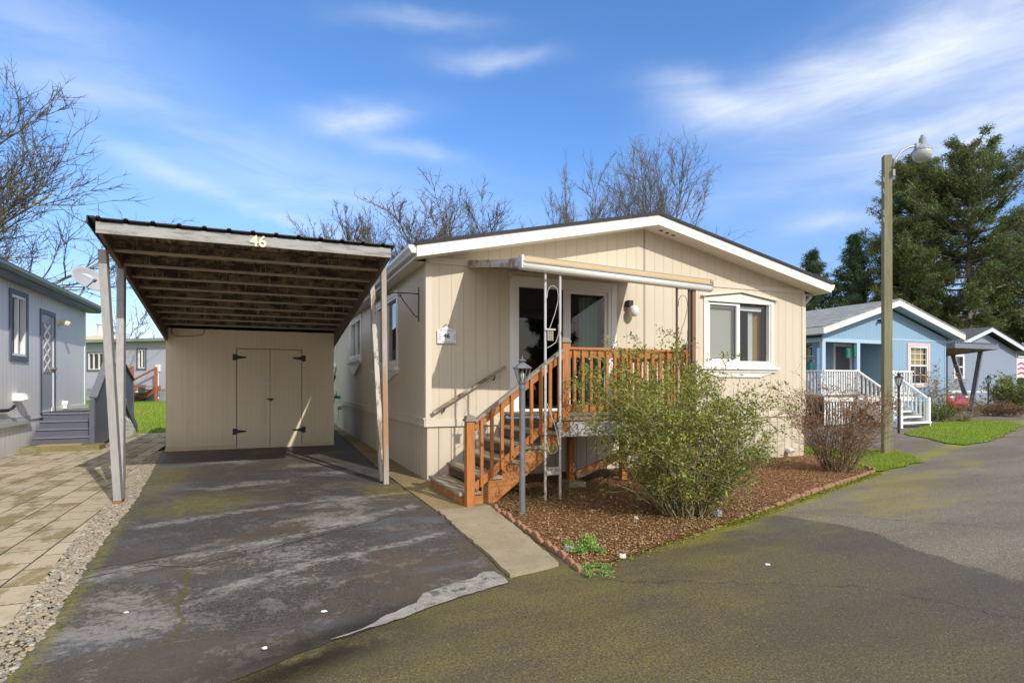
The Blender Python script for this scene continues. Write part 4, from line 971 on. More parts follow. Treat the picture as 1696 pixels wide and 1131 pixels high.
# ================================================================== LAMP POSTS
def lamp_post(X, Y, h, label, metal, post, frame=W0, cross=True, n=6, sc_=1.0):
    L = frame.root('lamp_post', label, 'lamp post', X, Y, 0, 'post lanterns in the front yards')
    mb = MB(); mb.tube([(X, Y, -.02), (X, Y, h - .44 * sc_)], .034, 12); mb.lathe([(.042, 0), (.042, .03), (.036, .035)], (X, Y, h - .44 * sc_ - .07), 12); mb.build('post', post, L, smooth=False)
    if cross:
        mb = MB(); mb.bar((X - .17, Y, h - .72), (X + .17, Y, h - .71), .018, .018)
        for s in (-1, 1): mb.lathe([(.008, -.02), (.02, -.012), (.02, .012), (.008, .02)], (X + s * .175, Y, h - .715), 8)
        mb.build('crossbar', metal, L)
    z0 = h - .44 * sc_
    la = MB(); la.lathe([(.045, -.03), (.055, -.01), (.07, .0), (.07, .012)], (X, Y, z0), n)
    la.lathe([(.135, .22), (.15, .225), (.15, .235), (.06, .30), (.045, .31), (.04, .33)], (X, Y, z0), n)
    la.lathe([(.02, .33), (.065, .335), (.07, .345), (.03, .365), (.012, .37), (.014, .385), (.006, .40), (.004, .44)], (X, Y, z0), 10)
    for k in range(n):
        t_ = 2 * math.pi * k / n
        la.bar((X + .068 * math.cos(t_), Y + .068 * math.sin(t_), z0 + .01), (X + .130 * math.cos(t_), Y + .130 * math.sin(t_), z0 + .225), .011, .011)
    la.v = [(X + (a - X) * sc_, Y + (b - Y) * sc_, z0 + (c_ - z0) * sc_) for a, b, c_ in la.v]
    la = la.build('lantern', metal, L)
    mb = MB()
    for k in range(n):
        t0, t1 = 2 * math.pi * k / n, 2 * math.pi * (k + 1) / n; a, b = .066, .128
        mb.face([(X + a * math.cos(t0), Y + a * math.sin(t0), z0 + .012), (X + a * math.cos(t1), Y + a * math.sin(t1), z0 + .012), (X + b * math.cos(t1), Y + b * math.sin(t1), z0 + .222), (X + b * math.cos(t0), Y + b * math.sin(t0), z0 + .222)])
    mb.v = [(X + (a - X) * sc_, Y + (b - Y) * sc_, z0 + (c_ - z0) * sc_) for a, b, c_ in mb.v]; mb.build('glass', M['lampglass'], la)
    mb = MB(); mb.lathe([(.014, .01), (.016, .06), (.03, .09), (.034, .13), (.022, .165), (.004, .18)], (X, Y, z0), 10); mb.v = [(X + (a - X) * sc_, Y + (b - Y) * sc_, z0 + (c_ - z0) * sc_) for a, b, c_ in mb.v]; mb.build('bulb', M['bulb'], la, smooth=True)
    return L
lamp_post(.117, 6.578, 1.83, 'grey lamp post with glass lantern and crossbar beside the orange steps', M['lamp_grey'], M['lamp_post'], sc_=.74)
lamp_post(11.72, 17.49, 1.88, 'black lamp post with small lantern by the white steps of the blue house', M['lamp_black'], M['lamp_black'], cross=False, n=4)
lamp_post(22.76, 27.58, 1.95, 'dark lamp post standing in front of the slate blue house', M['lamp_black'], M['lamp_black'], cross=False)

# ================================================================== WOODEN POLE WITH STREET LAMP
sp = W0.root('street_lamp', 'greenish square wooden pole with a grey street lamp on a curved arm', 'street lamp', 7.96, 12.26, 0)
t = NT('green_treated_timber'); o = t.obj(); g = t.noise(t.map(o, (40, 40, 1.2)), 1, 5, .65); b = t.noise(t.map(o, (6, 6, 1.4)), 1, 5, .7); kn = t.vor(t.map(o, (5, 5, 1.1)), 1.0)
c = t.mix(t.ss(g, .35, .65), (.195, .185, .11), (.275, .265, .17)); c = t.mix(t.math('MULTIPLY', t.ss(b, .52, .7), .6), c, (.20, .155, .085)); c = t.mix(t.math('MULTIPLY', t.ss(kn, .13, .06), .8), c, (.06, .045, .025))
M['pole'] = t.fin(c, .85, t.bump(g, .5, .01), spec=.2)
mb = MB(); a = R(32)
def sq(z, r): return [(7.96 + r * math.cos(a + i * math.pi / 2), 12.26 + r * math.sin(a + i * math.pi / 2), z) for i in range(4)]
mb.raw(sq(-.1, .122) + sq(3, .116) + sq(6.33, .110), [(0,1,5,4),(1,2,6,5),(2,3,7,6),(3,0,4,7),(4,5,9,8),(5,6,10,9),(6,7,11,10),(7,4,8,11),(8,9,10,11),(3,2,1,0)])
mb.build('pole', M['pole'], sp, bevel=.012)
for z in (4.9, 5.05, 5.5, 5.75):
    mb = MB(); mb.bar((7.86, 12.20, z), (7.83, 12.18, z + .1), .02, .03); mb.build('step_staple', M['galv'], sp)
mb = MB(); mb.box(8.0, 12.12, 5.86, 8.05, 12.16, 6.0); mb.build('bracket', M['lamp_grey'], sp)
mb = MB(); hx, hy, hz = 8.64, 12.15, 6.52
mb.tube([(8.02, 12.16, 6.05), (8.08, 12.16, 6.22), (8.20, 12.16, 6.38), (8.36, 12.155, 6.47), (hx - .07, hy, 6.50)], .025, 8); mb.build('arm', M['galv'], sp, smooth=True)
lh = MB(); lh.lathe([(.05, .15), (.065, .14), (.07, .0), (.10, -.02), (.17, -.09), (.185, -.14)], (hx, hy, hz), 16); lh.lathe([(.035, .15), (.035, .20), (.02, .21)], (hx - .0, hy, hz), 10); lh.box(hx - .15, hy - .035, hz - .07, hx - .05, hy + .035, hz + .02)
lh = lh.build('lamp_head', m_paint('grey_lamp_head', (.30, .32, .35), .35, .05), sp)
mb = MB(); mb.lathe([(.178, -.142), (.186, -.18), (.172, -.26), (.13, -.32), (.05, -.345), (.005, -.35)], (hx, hy, hz), 18)
t = NT('ribbed_refractor'); t.fin((.46, .48, .48), .25); M['refr'] = t.m
mb.build('lens', M['refr'], lh, smooth=True)

# ================================================================== EDGING BRICKS (scalloped)
def brick_mesh():
    mb = MB(); n = 7; L_, T_ = .142, .04
    top = [(-L_ / 2 + L_ * k / n, .085 + .022 * math.sin(math.pi * k / n)) for k in range(n + 1)]
    prof = [(-L_ / 2, -.03)] + [(L_ / 2, -.03)] + top[::-1]
    mb.prism(prof, lambda a, b, t_: (a, t_, b), -T_ / 2, T_ / 2); return mb
proto = brick_mesh().build('edging_brick', M['terracotta'], bevel=.007)
tag(proto, 'scalloped terracotta edging brick in the border of the bark mulch bed', 'edging brick', 'scalloped bricks around the flower bed')
used = [False]
def put_brick(u, v, dz, ang):
    o = proto if not used[0] else proto.copy()
    if used[0]: COL.objects.link(o)
    used[0] = True
    o.location = B.w(u, v, dz); o.rotation_euler = (rnd.uniform(-.12, .12), rnd.uniform(-.06, .06), B.a + ang + rnd.uniform(-.09, .09))
def brick_row(a, b, dz, skip=None):
    a, b = Vector(a), Vector(b); d = b - a; n = int(d.length / .158); ang = math.atan2(d.y, d.x)
    for k in range(n):
        f = (k + .5) / n
        if skip and skip(f): continue
        p = a.lerp(b, f); put_brick(p.x + rnd.uniform(-.008, .008), p.y + rnd.uniform(-.008, .008), dz(f) + rnd.uniform(-.012, .008), ang)
brick_row((.27, -2.1), (.09, -4.55), lambda f: -.034 - .02 * f)
brick_row((.13, -4.56), (7.18, -2.02), lambda f: -.098 + .062 * min(1, max(0, (f - .2) / .4)), lambda f: .05 < f < .26 and rnd.random() < .75)
brick_row((7.22, -1.98), (8.0, -.92), lambda f: -.03)

# ================================================================== SMALL THINGS ON THE GROUND
def scrap(x, y, s, label, col, name='paper_scrap', cat='litter', lay=.012, hgt=.005):
    X, Y = gp(x, y); q = random.Random(int(x)); mb = MB(); n = 8
    r = [(s * .78 * q.uniform(.4, 1.0) * math.cos(2 * math.pi * k / n), s * .6 * q.uniform(.6, 1.0) * math.sin(2 * math.pi * k / n)) for k in range(n)]
    mb.raw([(X + a, Y + b, lay) for a, b in r] + [(X + a * .8, Y + b * .8, lay + hgt * q.uniform(.5, 1.4)) for a, b in r] + [(X, Y, lay + hgt)],
           [(k, (k + 1) % n, n + (k + 1) % n, n + k) for k in range(n)] + [(n + k, n + (k + 1) % n, 2 * n) for k in range(n)])
    return W0.thing(mb, name, label, cat, m_paint('scrap_' + str(int(x)), col, .7, .1), X, Y, 0)
scrap(537, 1015, .035, 'white scrap of paper lying on the driveway near the pale lip', (.68, .68, .66))
scrap(439, 1076, .028, 'small white scrap of paper at the lane end of the driveway', (.68, .68, .66))
scrap(209, 1017, .026, 'white scrap lying on the driveway near the pebble strip', (.75, .75, .72))
scrap(1271, 935, .045, 'pale strip of litter lying on the damp asphalt lane', (.6, .6, .62), lay=.004)
scrap(1187, 857, .10, 'flat grey stone in the bark mulch beside the big green bush', (.34, .33, .36), 'flat_stone', 'stone', .02, .05)
scrap(1053, 863, .05, 'small pale stone in the mulch in the shade of the big bush', (.5, .5, .5), 'flat_stone', 'stone', .02, .03)
scrap(944, 915, .09, 'grey stone beside the leafy green weed in the flower bed corner', (.25, .24, .25), 'flat_stone', 'stone', .02, .04)
scrap(1031, 926, .05, 'white pebble at the lane edge of the flower bed', (.6, .58, .52), 'flat_stone', 'stone', .015, .03)

# ================================================================== SHRUBS
def tubes_np(lines, n=3):
    """lines: list of (pts (k,3), rad (k,)) -> verts, quads"""
    Vs, Fs, off = [], [], 0
    ang = np.arange(n) * 2 * np.pi / n
    for P, r in lines:
        P = np.asarray(P, float); k = len(P)
        T = np.gradient(P, axis=0); T /= np.linalg.norm(T, axis=1)[:, None] + 1e-9
        ref = np.array([0, 0, 1.0]) if abs(T[0, 2]) < .9 else np.array([1.0, 0, 0])
        X = np.cross(T, ref); X /= np.linalg.norm(X, axis=1)[:, None] + 1e-9; Y = np.cross(T, X)
        ring = P[:, None] + (X[:, None] * np.cos(ang)[None, :, None] + Y[:, None] * np.sin(ang)[None, :, None]) * np.asarray(r)[:, None, None]
        Vs.append(ring.reshape(-1, 3))
        i = np.arange(k - 1)[:, None] * n + np.arange(n)[None, :]; j = np.arange(k - 1)[:, None] * n + (np.arange(n)[None, :] + 1) % n
        Fs.append(np.stack([i, j, j + n, i + n], -1).reshape(-1, 4) + off); off += k * n
    return np.vstack(Vs), np.vstack(Fs)
def leaf_quads(P, size, rng, aspect=.5, up=.4):
    n = len(P); d = rng.normal(0, 1, (n, 3)); d[:, 2] += up; d /= np.linalg.norm(d, axis=1)[:, None]
    e = np.cross(d, rng.normal(0, 1, (n, 3))); e /= np.linalg.norm(e, axis=1)[:, None] + 1e-9
    s = (size * rng.uniform(.5, 1.25, n))[:, None]
    V = np.stack([P, P + d * s * .5 + e * s * aspect * .5, P + d * s, P + d * s * .5 - e * s * aspect * .5], 1).reshape(-1, 3)
    return V, np.arange(4 * n).reshape(-1, 4)
def shrub(name, X, Y, label, cat, stem_mat, leaf_mat, rng, canes=70, H=(1.3, 1.9), spread=1.0, base=.25, nleaf=9000, lsize=.03, droop=.25, twigs=7, seg=9, rad=.009, leafpart='leaves', lowleaf=.35, group=None, zscale=1.0, lean=(0, 0), curl=.03, clump=1, lpow=1.0, ex=(.75, 1.6)):
    root = W0.root(name, label, cat, X, Y, 0, group)
    lines, tips = [], []
    for c in range(canes):
        a = rng.uniform(0, 2 * np.pi); b = base * np.sqrt(rng.uniform(0, 1)); h = rng.uniform(*H); s = spread * rng.uniform(.15, 1.0)
        p0 = np.array([X + b * np.cos(a), Y + b * np.sin(a), -.02]); t_ = np.linspace(0, 1, seg)
        out = s * (t_ ** rng.uniform(*ex)); wob = np.cumsum(rng.normal(0, curl, (seg, 3)), 0) * (t_ > 0)[:, None] * (h / 1.6)
        a2 = a + rng.normal(0, .5)
        P = np.stack([p0[0] + out * np.cos(a2) + lean[0] * t_, p0[1] + out * np.sin(a2) + lean[1] * t_, p0[2] + h * (t_ - droop * s / spread * t_ ** 2.4) * zscale], 1) + wob
        lines.append((P, rad * (1 - .72 * t_)))
        for k in range(twigs):
            i = rng.integers(2, seg); q = P[i]; L_ = rng.uniform(.14, .5) * h / 1.6
            d = np.array([np.cos(a2), np.sin(a2), .6]) * rng.uniform(.2, 1) + rng.normal(0, .6, 3); d[2] = abs(d[2]) * .8 + .05; d /= np.linalg.norm(d)
            tt = np.linspace(0, 1, 5)[:, None]; Q = q + d * tt * L_ + np.cumsum(rng.normal(0, .012, (5, 3)), 0) * (tt > 0)
            lines.append((Q, .0042 * (1 - .6 * tt[:, 0]) * rad / .009)); tips.append(Q)
            for _ in range(2):
                j = rng.integers(1, 5); d2 = d + rng.normal(0, .6, 3); d2 /= np.linalg.norm(d2); Q2 = Q[j] + d2 * np.linspace(0, 1, 4)[:, None] * L_ * .5
                lines.append((Q2, np.full(4, .0022 * rad / .009))); tips.append(Q2)
    V, F_ = tubes_np(lines); np_mesh('stems', V, F_, stem_mat, root, (X, Y, 0))
    allp = np.vstack(tips); z = allp[:, 2]; w_ = lowleaf + ((z - z.min()) / (z.max() - z.min() + 1e-6)) ** lpow; w_ /= w_.sum()
    nc = nleaf // clump; idx = rng.choice(len(allp), nc, p=w_); idx = np.repeat(idx, clump)[:nleaf]; nleaf = len(idx); P = allp[idx] + rng.normal(0, .010 + .022 * (clump > 1), (nleaf, 3)); P[:, 2] = np.maximum(P[:, 2], .03)
    V, F_ = leaf_quads(P, lsize, rng); np_mesh(leafpart, V, F_, leaf_mat, root, (X, Y, 0))
    return root
M['olive_stem'] = m_bark('olive_stems', (.34, .30, .13), (.2, .17, .075), (.42, .38, .25), 30)
M['red_stem'] = m_bark('red_brown_stems', (.27, .18, .11), (.16, .105, .065), (.36, .28, .19), 30)
M['rose_leaf'] = m_leaf('rose_leaves', [(0, (.065, .11, .02)), (.4, (.18, .235, .032)), (.75, (.33, .36, .055)), (.93, (.46, .43, .09)), (1, (.36, .21, .07))], .45, .3)
M['red_leaf'] = m_leaf('reddish_buds', [(0, (.20, .07, .045)), (.5, (.32, .135, .08)), (.85, (.40, .2, .10)), (1, (.28, .3, .1))], .6, .2)
M['green_leaf'] = m_leaf('green_leaves', [(0, (.05, .10, .02)), (.6, (.12, .2, .03)), (1, (.25, .28, .05))], .5, .25)
M['heather'] = m_leaf('heather_sprigs', [(0, (.10, .05, .04)), (.5, (.22, .11, .09)), (1, (.20, .18, .07))], .7, .15)
M['straw'] = m_leaf('dry_straw', [(0, (.22, .17, .09)), (1, (.40, .33, .2))], .8, .15)
M['weed'] = m_leaf('fresh_weed', [(0, (.10, .2, .03)), (.6, (.24, .40, .08)), (1, (.42, .5, .18))], .5, .3)
rng = np.random.default_rng(11)
shrub('rose_bush', 1.98, 6.58, 'large sprawling green rose bush in the mulch in front of the porch deck', 'bush', M['olive_stem'], M['rose_leaf'], rng, 135, (.85, 1.82), .78, .26, 32000, .038, .28, 9, rad=.0085, lowleaf=.06, lean=(-.10, .05), curl=.042, clump=8, lpow=1.7, ex=(.55, 1.25))
shrub('bare_shrub', 5.49, 9.76, 'round reddish brown twiggy shrub at the right end of the flower bed', 'bush', M['red_stem'], M['red_leaf'], rng, 95, (1.0, 1.55), .80, .2, 3600, .034, .12, 8, rad=.008, leafpart='buds', lowleaf=.02)
shrub('weed_clump', *gp(968, 912), 'leafy bright green weed in the front corner of the flower bed', 'weed', M['weed'], M['weed'], rng, 22, (.04, .10), .16, .09, 1100, .03, .1, 3, rad=.003)
shrub('grass_tuft', *gp(985, 948), 'bright green moss tuft at the lane corner of the flower bed', 'moss', M['weed'], M['weed'], rng, 20, (.004, .014), .06, .12, 1500, .016, .1, 2, rad=.002)

# ================================================================== GREY HOUSE ON THE LEFT
GREY = (.6, .6, .62)
M['lsid_x'] = m_siding('pale_grey_siding_x', GREY, 'x', .2); M['lsid_y'] = m_siding('pale_grey_siding_y', (.80, .79, .78), 'y', .2, .4, gw=.04)
M['slate'] = m_paint('slate_trim', (.10, .125, .17), .5, .1); M['lgut'] = m_paint('grey_green_gutter', (.13, .16, .16), .4, .1); M['lfascia'] = m_paint('blue_grey_fascia', (.16, .20, .26), .5, .1)
M['gdoor'] = m_paint('grey_door', (.36, .37, .41), .4, .05)
lh_ = LF.root('grey_house', 'pale grey manufactured house with slate trim at the left edge', 'house')
dh, wh = rect(-3.74, .86, -2.82, 3.16), rect(-5.52, 2.08, -4.70, 3.36)
mb = MB().wall(rect(-15, .70, 0, 3.66), [dh, wh], FYr(0), .1); mb.build('side_wall', M['lsid_y'], lh_)
mb = MB(); flat(mb, FYr(-.025), -15, -.1, -.025, .70, 0); mb.build('skirting', M['lsid_y'], lh_)
mb = MB().wall([(-8, -.1), (0, -.1), (0, 3.66), (-4, 4.5), (-8, 3.66)], [], FX(0), .1); mb.build('rear_wall', M['lsid_x'], lh_)
mb = MB(); mb.box(0.001, -15, .62, .05, -4.5, .72); mb.box(0.001, -15, .721, .03, -4.5, .80); mb.build('belt', m_paint('pale_grey_belt', (.5, .51, .54), .5, .06), lh_, bevel=.004)
mb = MB(); mb.box(.001, -.12, .70, .016, .012, 3.6); mb.box(.001, -3.0, .0, .02, .01, 0.9) ; mb.build('corner_board', M['vinyl'], lh_)
mb = MB(); mb.prism([(.36, 3.80), (-4, 4.75), (-8.36, 3.80), (-8.36, 3.76), (-4, 4.70), (.36, 3.76)], lambda a, b, t_: (a, t_, b), -15.3, .35)
rf = mb.build('roof', M['shingle_dark'], lh_)
mb = MB(); mb.box(.28, -15.3, 3.60, .31, .33, 3.755); mb.box(0, -15.2, 3.59, .279, .3, 3.60); mb.build('fascia', M['lfascia'], lh_)
mb = MB(); mb.prism([(.312, 3.75), (.312, 3.64), (.38, 3.64), (.42, 3.70), (.42, 3.75)], lambda a, b, t_: (a, t_, b), -15.3, .42); mb.build('gutter', M['lgut'], lh_)
w_ = MB(); f_ = FYr(0); frame_ring(w_, f_, -5.62, 1.98, -4.60, 3.46, .10, -.03, -.001); w_ = w_.build('window', M['slate'], lh_)
mb = MB(); frame_ring(mb, f_, -5.515, 2.085, -4.705, 3.355, .05, -.012, .08); pbox(mb, f_, -5.13, 2.136, -5.08, 3.304, 0, .06); mb.build('sash', M['vinyl'], w_)
mb = MB(); pbox(mb, f_, -5.46, 2.136, -4.76, 3.304, .07, .074); mb.build('glass', M['glass'], w_)
mb = MB(); inner_room(mb, f_, -5.6, 2, -4.6, 3.4, .101, .9); mb.build('interior', M['dark'], w_)
mb = MB(); wave_curtain(mb, f_, -5.48, -5.12, 2.15, 3.3, .2, .02, 20, .07); mb.build('curtain', M['blind'], w_)
d_ = MB(); frame_ring(d_, f_, -3.82, .80, -2.74, 3.25, .085, -.025, -.001, .02); d_ = d_.build('door_frame', M['slate'], lh_)
mb = MB(); pbox(mb, f_, -3.73, .865, -2.83, 3.155, .02, .06); mb.build('door', M['gdoor'], d_)
mb = MB(); pbox(mb, f_, -3.52, 1.75, -3.04, 2.95, .008, .0195); mb.build('door_window', M['blind'], d_)
mb = MB()
for k in range(4):
    z = 1.8 + .28 * k; mb.bar(f_(-3.50, z, .004), f_(-3.06, z + .28, .004), .012, .05); mb.bar(f_(-3.50, z + .28, .002), f_(-3.06, z, .002), .012, .05)
mb.build('door_lattice', M['vinyl'], d_)
mb = MB(); mb.tube([f_(-2.9, 1.86, .02), f_(-2.9, 1.86, -.08)], .03, 8); mb.build('door_knob', M['brass'], d_)
mb = MB(); mb.box(.001, -2.62, 2.98, .05, -2.46, 3.08); mb.tube([(.03, -2.54, 3.05), (.16, -2.54, 3.04), (.26, -2.54, 3.0)], [.05, .075, .06], 8); mb.build('wall_light', M['cream'], lh_)
mb = MB(); mb.box(.001, -5.42, 1.14, .14, -5.18, 1.30); mb.raw([(.14,-5.42,1.14),(.14,-5.18,1.14),(.14,-5.18,1.30),(.14,-5.42,1.30),(.24,-5.36,1.17),(.24,-5.22,1.17),(.22,-5.22,1.24),(.22,-5.36,1.24)], [(4,5,6,7),(0,1,5,4),(1,2,6,5),(2,3,7,6),(3,0,4,7)]); mb.build('dryer_vent', M['vinyl'], lh_)
mb = MB(); mb.tube([(.06, -7.4, .98), (.06, -5.85, .96)], .035, 8); mb.tube([(.06, -5.85, .96), (.12, -5.8, 1.0), (.16, -5.8, 1.06)], .03, 8); mb.build('hose_reel', M['black'], lh_)
mb = MB(); mb.tube([(.0, -2.1, .98), (.12, -2.1, .98)], .07, 10); mb.box(.02, -2.15, .85, .1, -2.05, .95); mb.build('skirting_vent', M['vinyl'], lh_)

# porch of the grey house
M['dsteps'] = m_paint('slate_step_paint', (.10, .105, .14), .5, .12, 4, .15); M['dstep_top'] = m_paint('slate_tread_paint', (.15, .155, .19), .55, .15, 5, .15)
pr = LF.root('grey_porch', 'slate grey wooden steps and landing with a solid side rail at the grey house door', 'porch', .6, -2.4, 0)
PU0, PU1, PF = .04, 1.19, -4.5
for k in range(4):
    z = .13 + .17 * (k + 1); v = PF + .25 * k; a = PU0 - .0
    v1 = v + .34 if k < 3 else -.9
    mb = MB(); mb.box(a, v - .02, z - .04, PU1, v1, z); mb.build('tread' if k < 3 else 'landing', M['dstep_top'], pr)
    mb = MB(); mb.box(a + .01, v + .01, z - .17, PU1 - .01, v + .03, z - .041); mb.build('riser', M['dsteps'], pr)
rp = [(-4.65, 0.05), (-4.65, 1.16), (-3.85, 1.70), (-3.45, 1.98), (-1.5, 2.0), (-.3, 1.58), (-.3, .95), (-1.1, .30), (-3.9, .05)]
mb = MB(); mb.prism(rp, lambda a, b, t_: (t_, a, b), 1.20, 1.24); mb.build('side_rail', m_siding('slate_board_rail', (.105, .11, .145), 'y', .14, .6, gw=.04), pr)
mb = MB()
for (a, b), (c_, d) in zip(rp[1:6], rp[2:6]): mb.bar((1.22, a, b + .02), (1.22, c_, d + .02), .15, .04)
mb.build('rail_cap', M['dstep_top'], pr)
mb = MB(); mb.box(1.15, -4.68, .0, 1.25, -4.58, 1.13); mb.build('rail_post', M['dsteps'], pr); mb = MB(); mb.box(1.15, -.33, .1, 1.25, -.23, 1.5); mb.build('rail_post', M['dsteps'], pr)
mb = MB(); mb.bar((1.27, -1.5, 1.0), (1.27, .1, .12), .04, .2); mb.build('rear_stringer', M['dsteps'], pr)
mb = MB()
for k in range(9):
    mb.bar((1.25, -1.9 + .18 * k, .02), (1.25, -1.5 + .2 * k, .6 - .04 * k), .012, .05); mb.bar((1.265, -1.5 + .18 * k, .02), (1.265, -1.9 + .2 * k, .6 - .04 * k), .012, .05)
mb.build('lattice', M['vinyl'], pr)
mb = MB(); mb.box(-.3, -5.02, -.02, 1.42, -4.46, .125)
LF.thing(mb, 'concrete_pad', 'low mossy concrete pad at the foot of the slate grey steps', 'concrete pad', M['conc_pad'], .6, -4.7, 0, bevel=.02)
def mat_(u0, v0, u1, v1, z, label, col):
    mb = MB(); n = 10
    for k in range(n):
        a, b = u0 + (u1 - u0) * k / n, u0 + (u1 - u0) * (k + 1) / n; wv = lambda q: .012 * math.sin(q * 17)
        mb.raw([(a, v0 + wv(a), z), (b, v0 + wv(b), z), (b, v1 + wv(b) * .6, z), (a, v1 + wv(a) * .6, z), (a, v0 + wv(a), z + .018), (b, v0 + wv(b), z + .018), (b, v1 + wv(b) * .6, z + .018), (a, v1 + wv(a) * .6, z + .018)], [(0,3,2,1),(4,5,6,7),(0,1,5,4),(2,3,7,6)] + ([(3,0,4,7)] if k == 0 else []) + ([(1,2,6,5)] if k == n - 1 else []))
    LF.thing(mb, 'doormat', label, 'doormat', m_paint('mat_' + label[:4], col, .95, .25, 30, .6), (u0 + u1) / 2, (v0 + v1) / 2, z)
mat_(.25, -4.90, 1.05, -4.6, .127, 'tan doormat lying on the mossy concrete pad', (.42, .27, .12))
mat_(.12, -3.6, .8, -3.1, .812, 'dark brown doormat on the landing of the slate grey porch', (.07, .05, .04))
# satellite dish
sdh = LF.root('satellite_dish', 'grey satellite dish on a mast at the roof corner of the left grey house', 'satellite dish', .15, .35, 3.8)
dm = M['dishgrey'] = m_paint('dish_grey', (.36, .37, .38), .45, .05)
dn = Vector((.60, -.74, .3)).normalized(); cx = Vector((-.02, .55, 4.66)); ex0 = dn.cross(Vector((0, 0, 1))).normalized(); ey0 = ex0.cross(dn); ex = ex0 * math.cos(R(24)) + ey0 * math.sin(R(24)); ey = ey0 * math.cos(R(24)) - ex0 * math.sin(R(24))
mb = MB(); vs, fs = [cx - dn * .09], []; NR, NA = 5, 28
for i in range(1, NR + 1):
    for k in range(NA):
        r = i / NR; t_ = 2 * math.pi * k / NA; vs.append(cx + ex * (.52 * r * math.cos(t_)) + ey * (.34 * r * math.sin(t_)) - dn * .09 * (1 - r * r))
for k in range(NA): fs.append((0, 1 + k, 1 + (k + 1) % NA))
for i in range(NR - 1):
    for k in range(NA): fs.append((1 + i*NA + k, 1 + (i+1)*NA + k, 1 + (i+1)*NA + (k+1) % NA, 1 + i*NA + (k+1) % NA))
mb.raw(vs, fs); ds = mb.build('reflector', dm, sdh, smooth=True); so = ds.modifiers.new('thick', 'SOLIDIFY'); so.thickness = .012
mb = MB(); mb.tube([(-.35, .25, 3.86), (-.2, .45, 4.2), cx - dn * .14], .028, 8); mb.tube([cx - ey * .33, cx - ey * .26 + dn * .42], .018, 6); mb.bar(cx - ey * .30 + dn * .40, cx - ey * .27 + dn * .50, .07, .06); mb.build('mast', M['lamp_grey'], sdh)
mtx = Matrix((( -ex.x, ey.x, dn.x, 0), (-ex.y, ey.y, dn.y, 0), (-ex.z, ey.z, dn.z, 0), (0, 0, 0, 1)))
if mtx.determinant() < 0: mtx = Matrix(((ex.x, ey.x, dn.x, 0), (ex.y, ey.y, dn.y, 0), (ex.z, ey.z, dn.z, 0), (0, 0, 0, 1)))
text_mesh('DIRECTV', .115, .003, M['vinyl'], 'lettering', sdh, Matrix.Translation(cx + ey * .12 - dn * .058) @ mtx, .004)

# ================================================================== GREY HOUSE AT THE BACK
bh = BG.root('rear_grey_house', 'long grey house with flat roof and slate window frames behind the lawn', 'house', -13, -2, .48)
bz = .40
M['bsid'] = m_siding('blue_grey_siding', (.44, .45, .54), 'x', .2, .4)
wb = [(-15.85, 2.33, -14.62, 3.36), (-12.05, 2.38, -11.5, 3.5)]
mb = MB().wall(rect(-19, 1.15, -6, 4.0), [rect(*q) for q in wb], FX(-2), .1); mb.build('front_wall', M['bsid'], bh)
mb = MB(); flat(mb, FX(-1.97), -19, .2, -6, 1.15, 0)
t = NT('lap_skirting'); o = t.obj(); x, y, z_ = t.sep(o); f = t.math('FRACT', t.math('DIVIDE', t.math('ADD', z_, 10), .16)); M['lap'] = t.fin(t.mix(t.ss(f, .12, 0), (.36, .39, .42), (.1, .1, .11)), .6, t.bump(f, .5, .02))
mb.build('skirting', M['lap'], bh)
mb = MB(); flat(mb, FYr(-6), -2, .2, 5, 4.0, 0); flat(mb, FY(-19), -2, .2, 5, 4.0, 0); mb.build('side_wall', M['bsid'], bh)
mb = MB(); mb.prism([(-2.35, 4.12), (1.5, 4.5), (5.3, 4.12), (5.3, 4.0), (-2.35, 4.0)], lambda a, b, t_: (t_, a, b), -19.4, -5.6); rf = mb.build('roof', m_paint('mossy_grey_roof', (.24, .25, .25), .8, .3, 2), bh)
mb = MB(); mb.box(-19.4, -2.42, 3.96, -5.6, -2.351, 4.13); mb.build('gutter', m_paint('pale_green_gutter', (.27, .30, .29), .5, .1), bh)
for i, (a0, b0, a1, b1) in enumerate(wb):
    w_ = MB(); frame_ring(w_, FX(-2), a0 - .09, b0 - .09, a1 + .09, b1 + .09, .095, -.04, -.001); w_ = w_.build('window', M['slate'], bh)
    mb = MB(); frame_ring(mb, FX(-2), a0 + .01, b0 + .01, a1 - .01, b1 - .01, .05, -.01, .08)
    for q in ((1/3, 2/3) if i == 0 else (.5,)): pbox(mb, FX(-2), a0 + (a1 - a0) * q - .03, b0 + .06, a0 + (a1 - a0) * q + .03, b1 - .06, 0, .07)
    mb.build('sash', M['vinyl'], w_)
    mb = MB(); pbox(mb, FX(-2), a0 + .06, b0 + .06, a1 - .06, b1 - .06, .08, .085); mb.build('glass', M['glass'], w_)
    mb = MB(); inner_room(mb, FX(-2), a0, b0, a1, b1, .101, .6); mb.build('interior', M['dark'], w_)
mb = MB(); mb.lathe([(.28, 0), (.28, .85), (.33, .87), (.33, .97), (.05, 1.05)], (-15.7, -1.2, 4.25), 14); mb.build('roof_vent', m_paint('white_vent', (.68, .68, .68), .5, .06), bh)
mb = MB(); mb.box(-16.3, -1.8, 4.13, -15.1, -.6, 4.42); mb.build('vent_base', M['cream'], bh)
mb = MB(); mb.box(-10.65, -2.12, 2.2, -10.4, -2.0, 2.6); mb.tube([(-10.5, -2.05, 2.2), (-10.5, -2.05, .6)], .03, 6); mb.build('meter_box', M['vinyl'], bh)
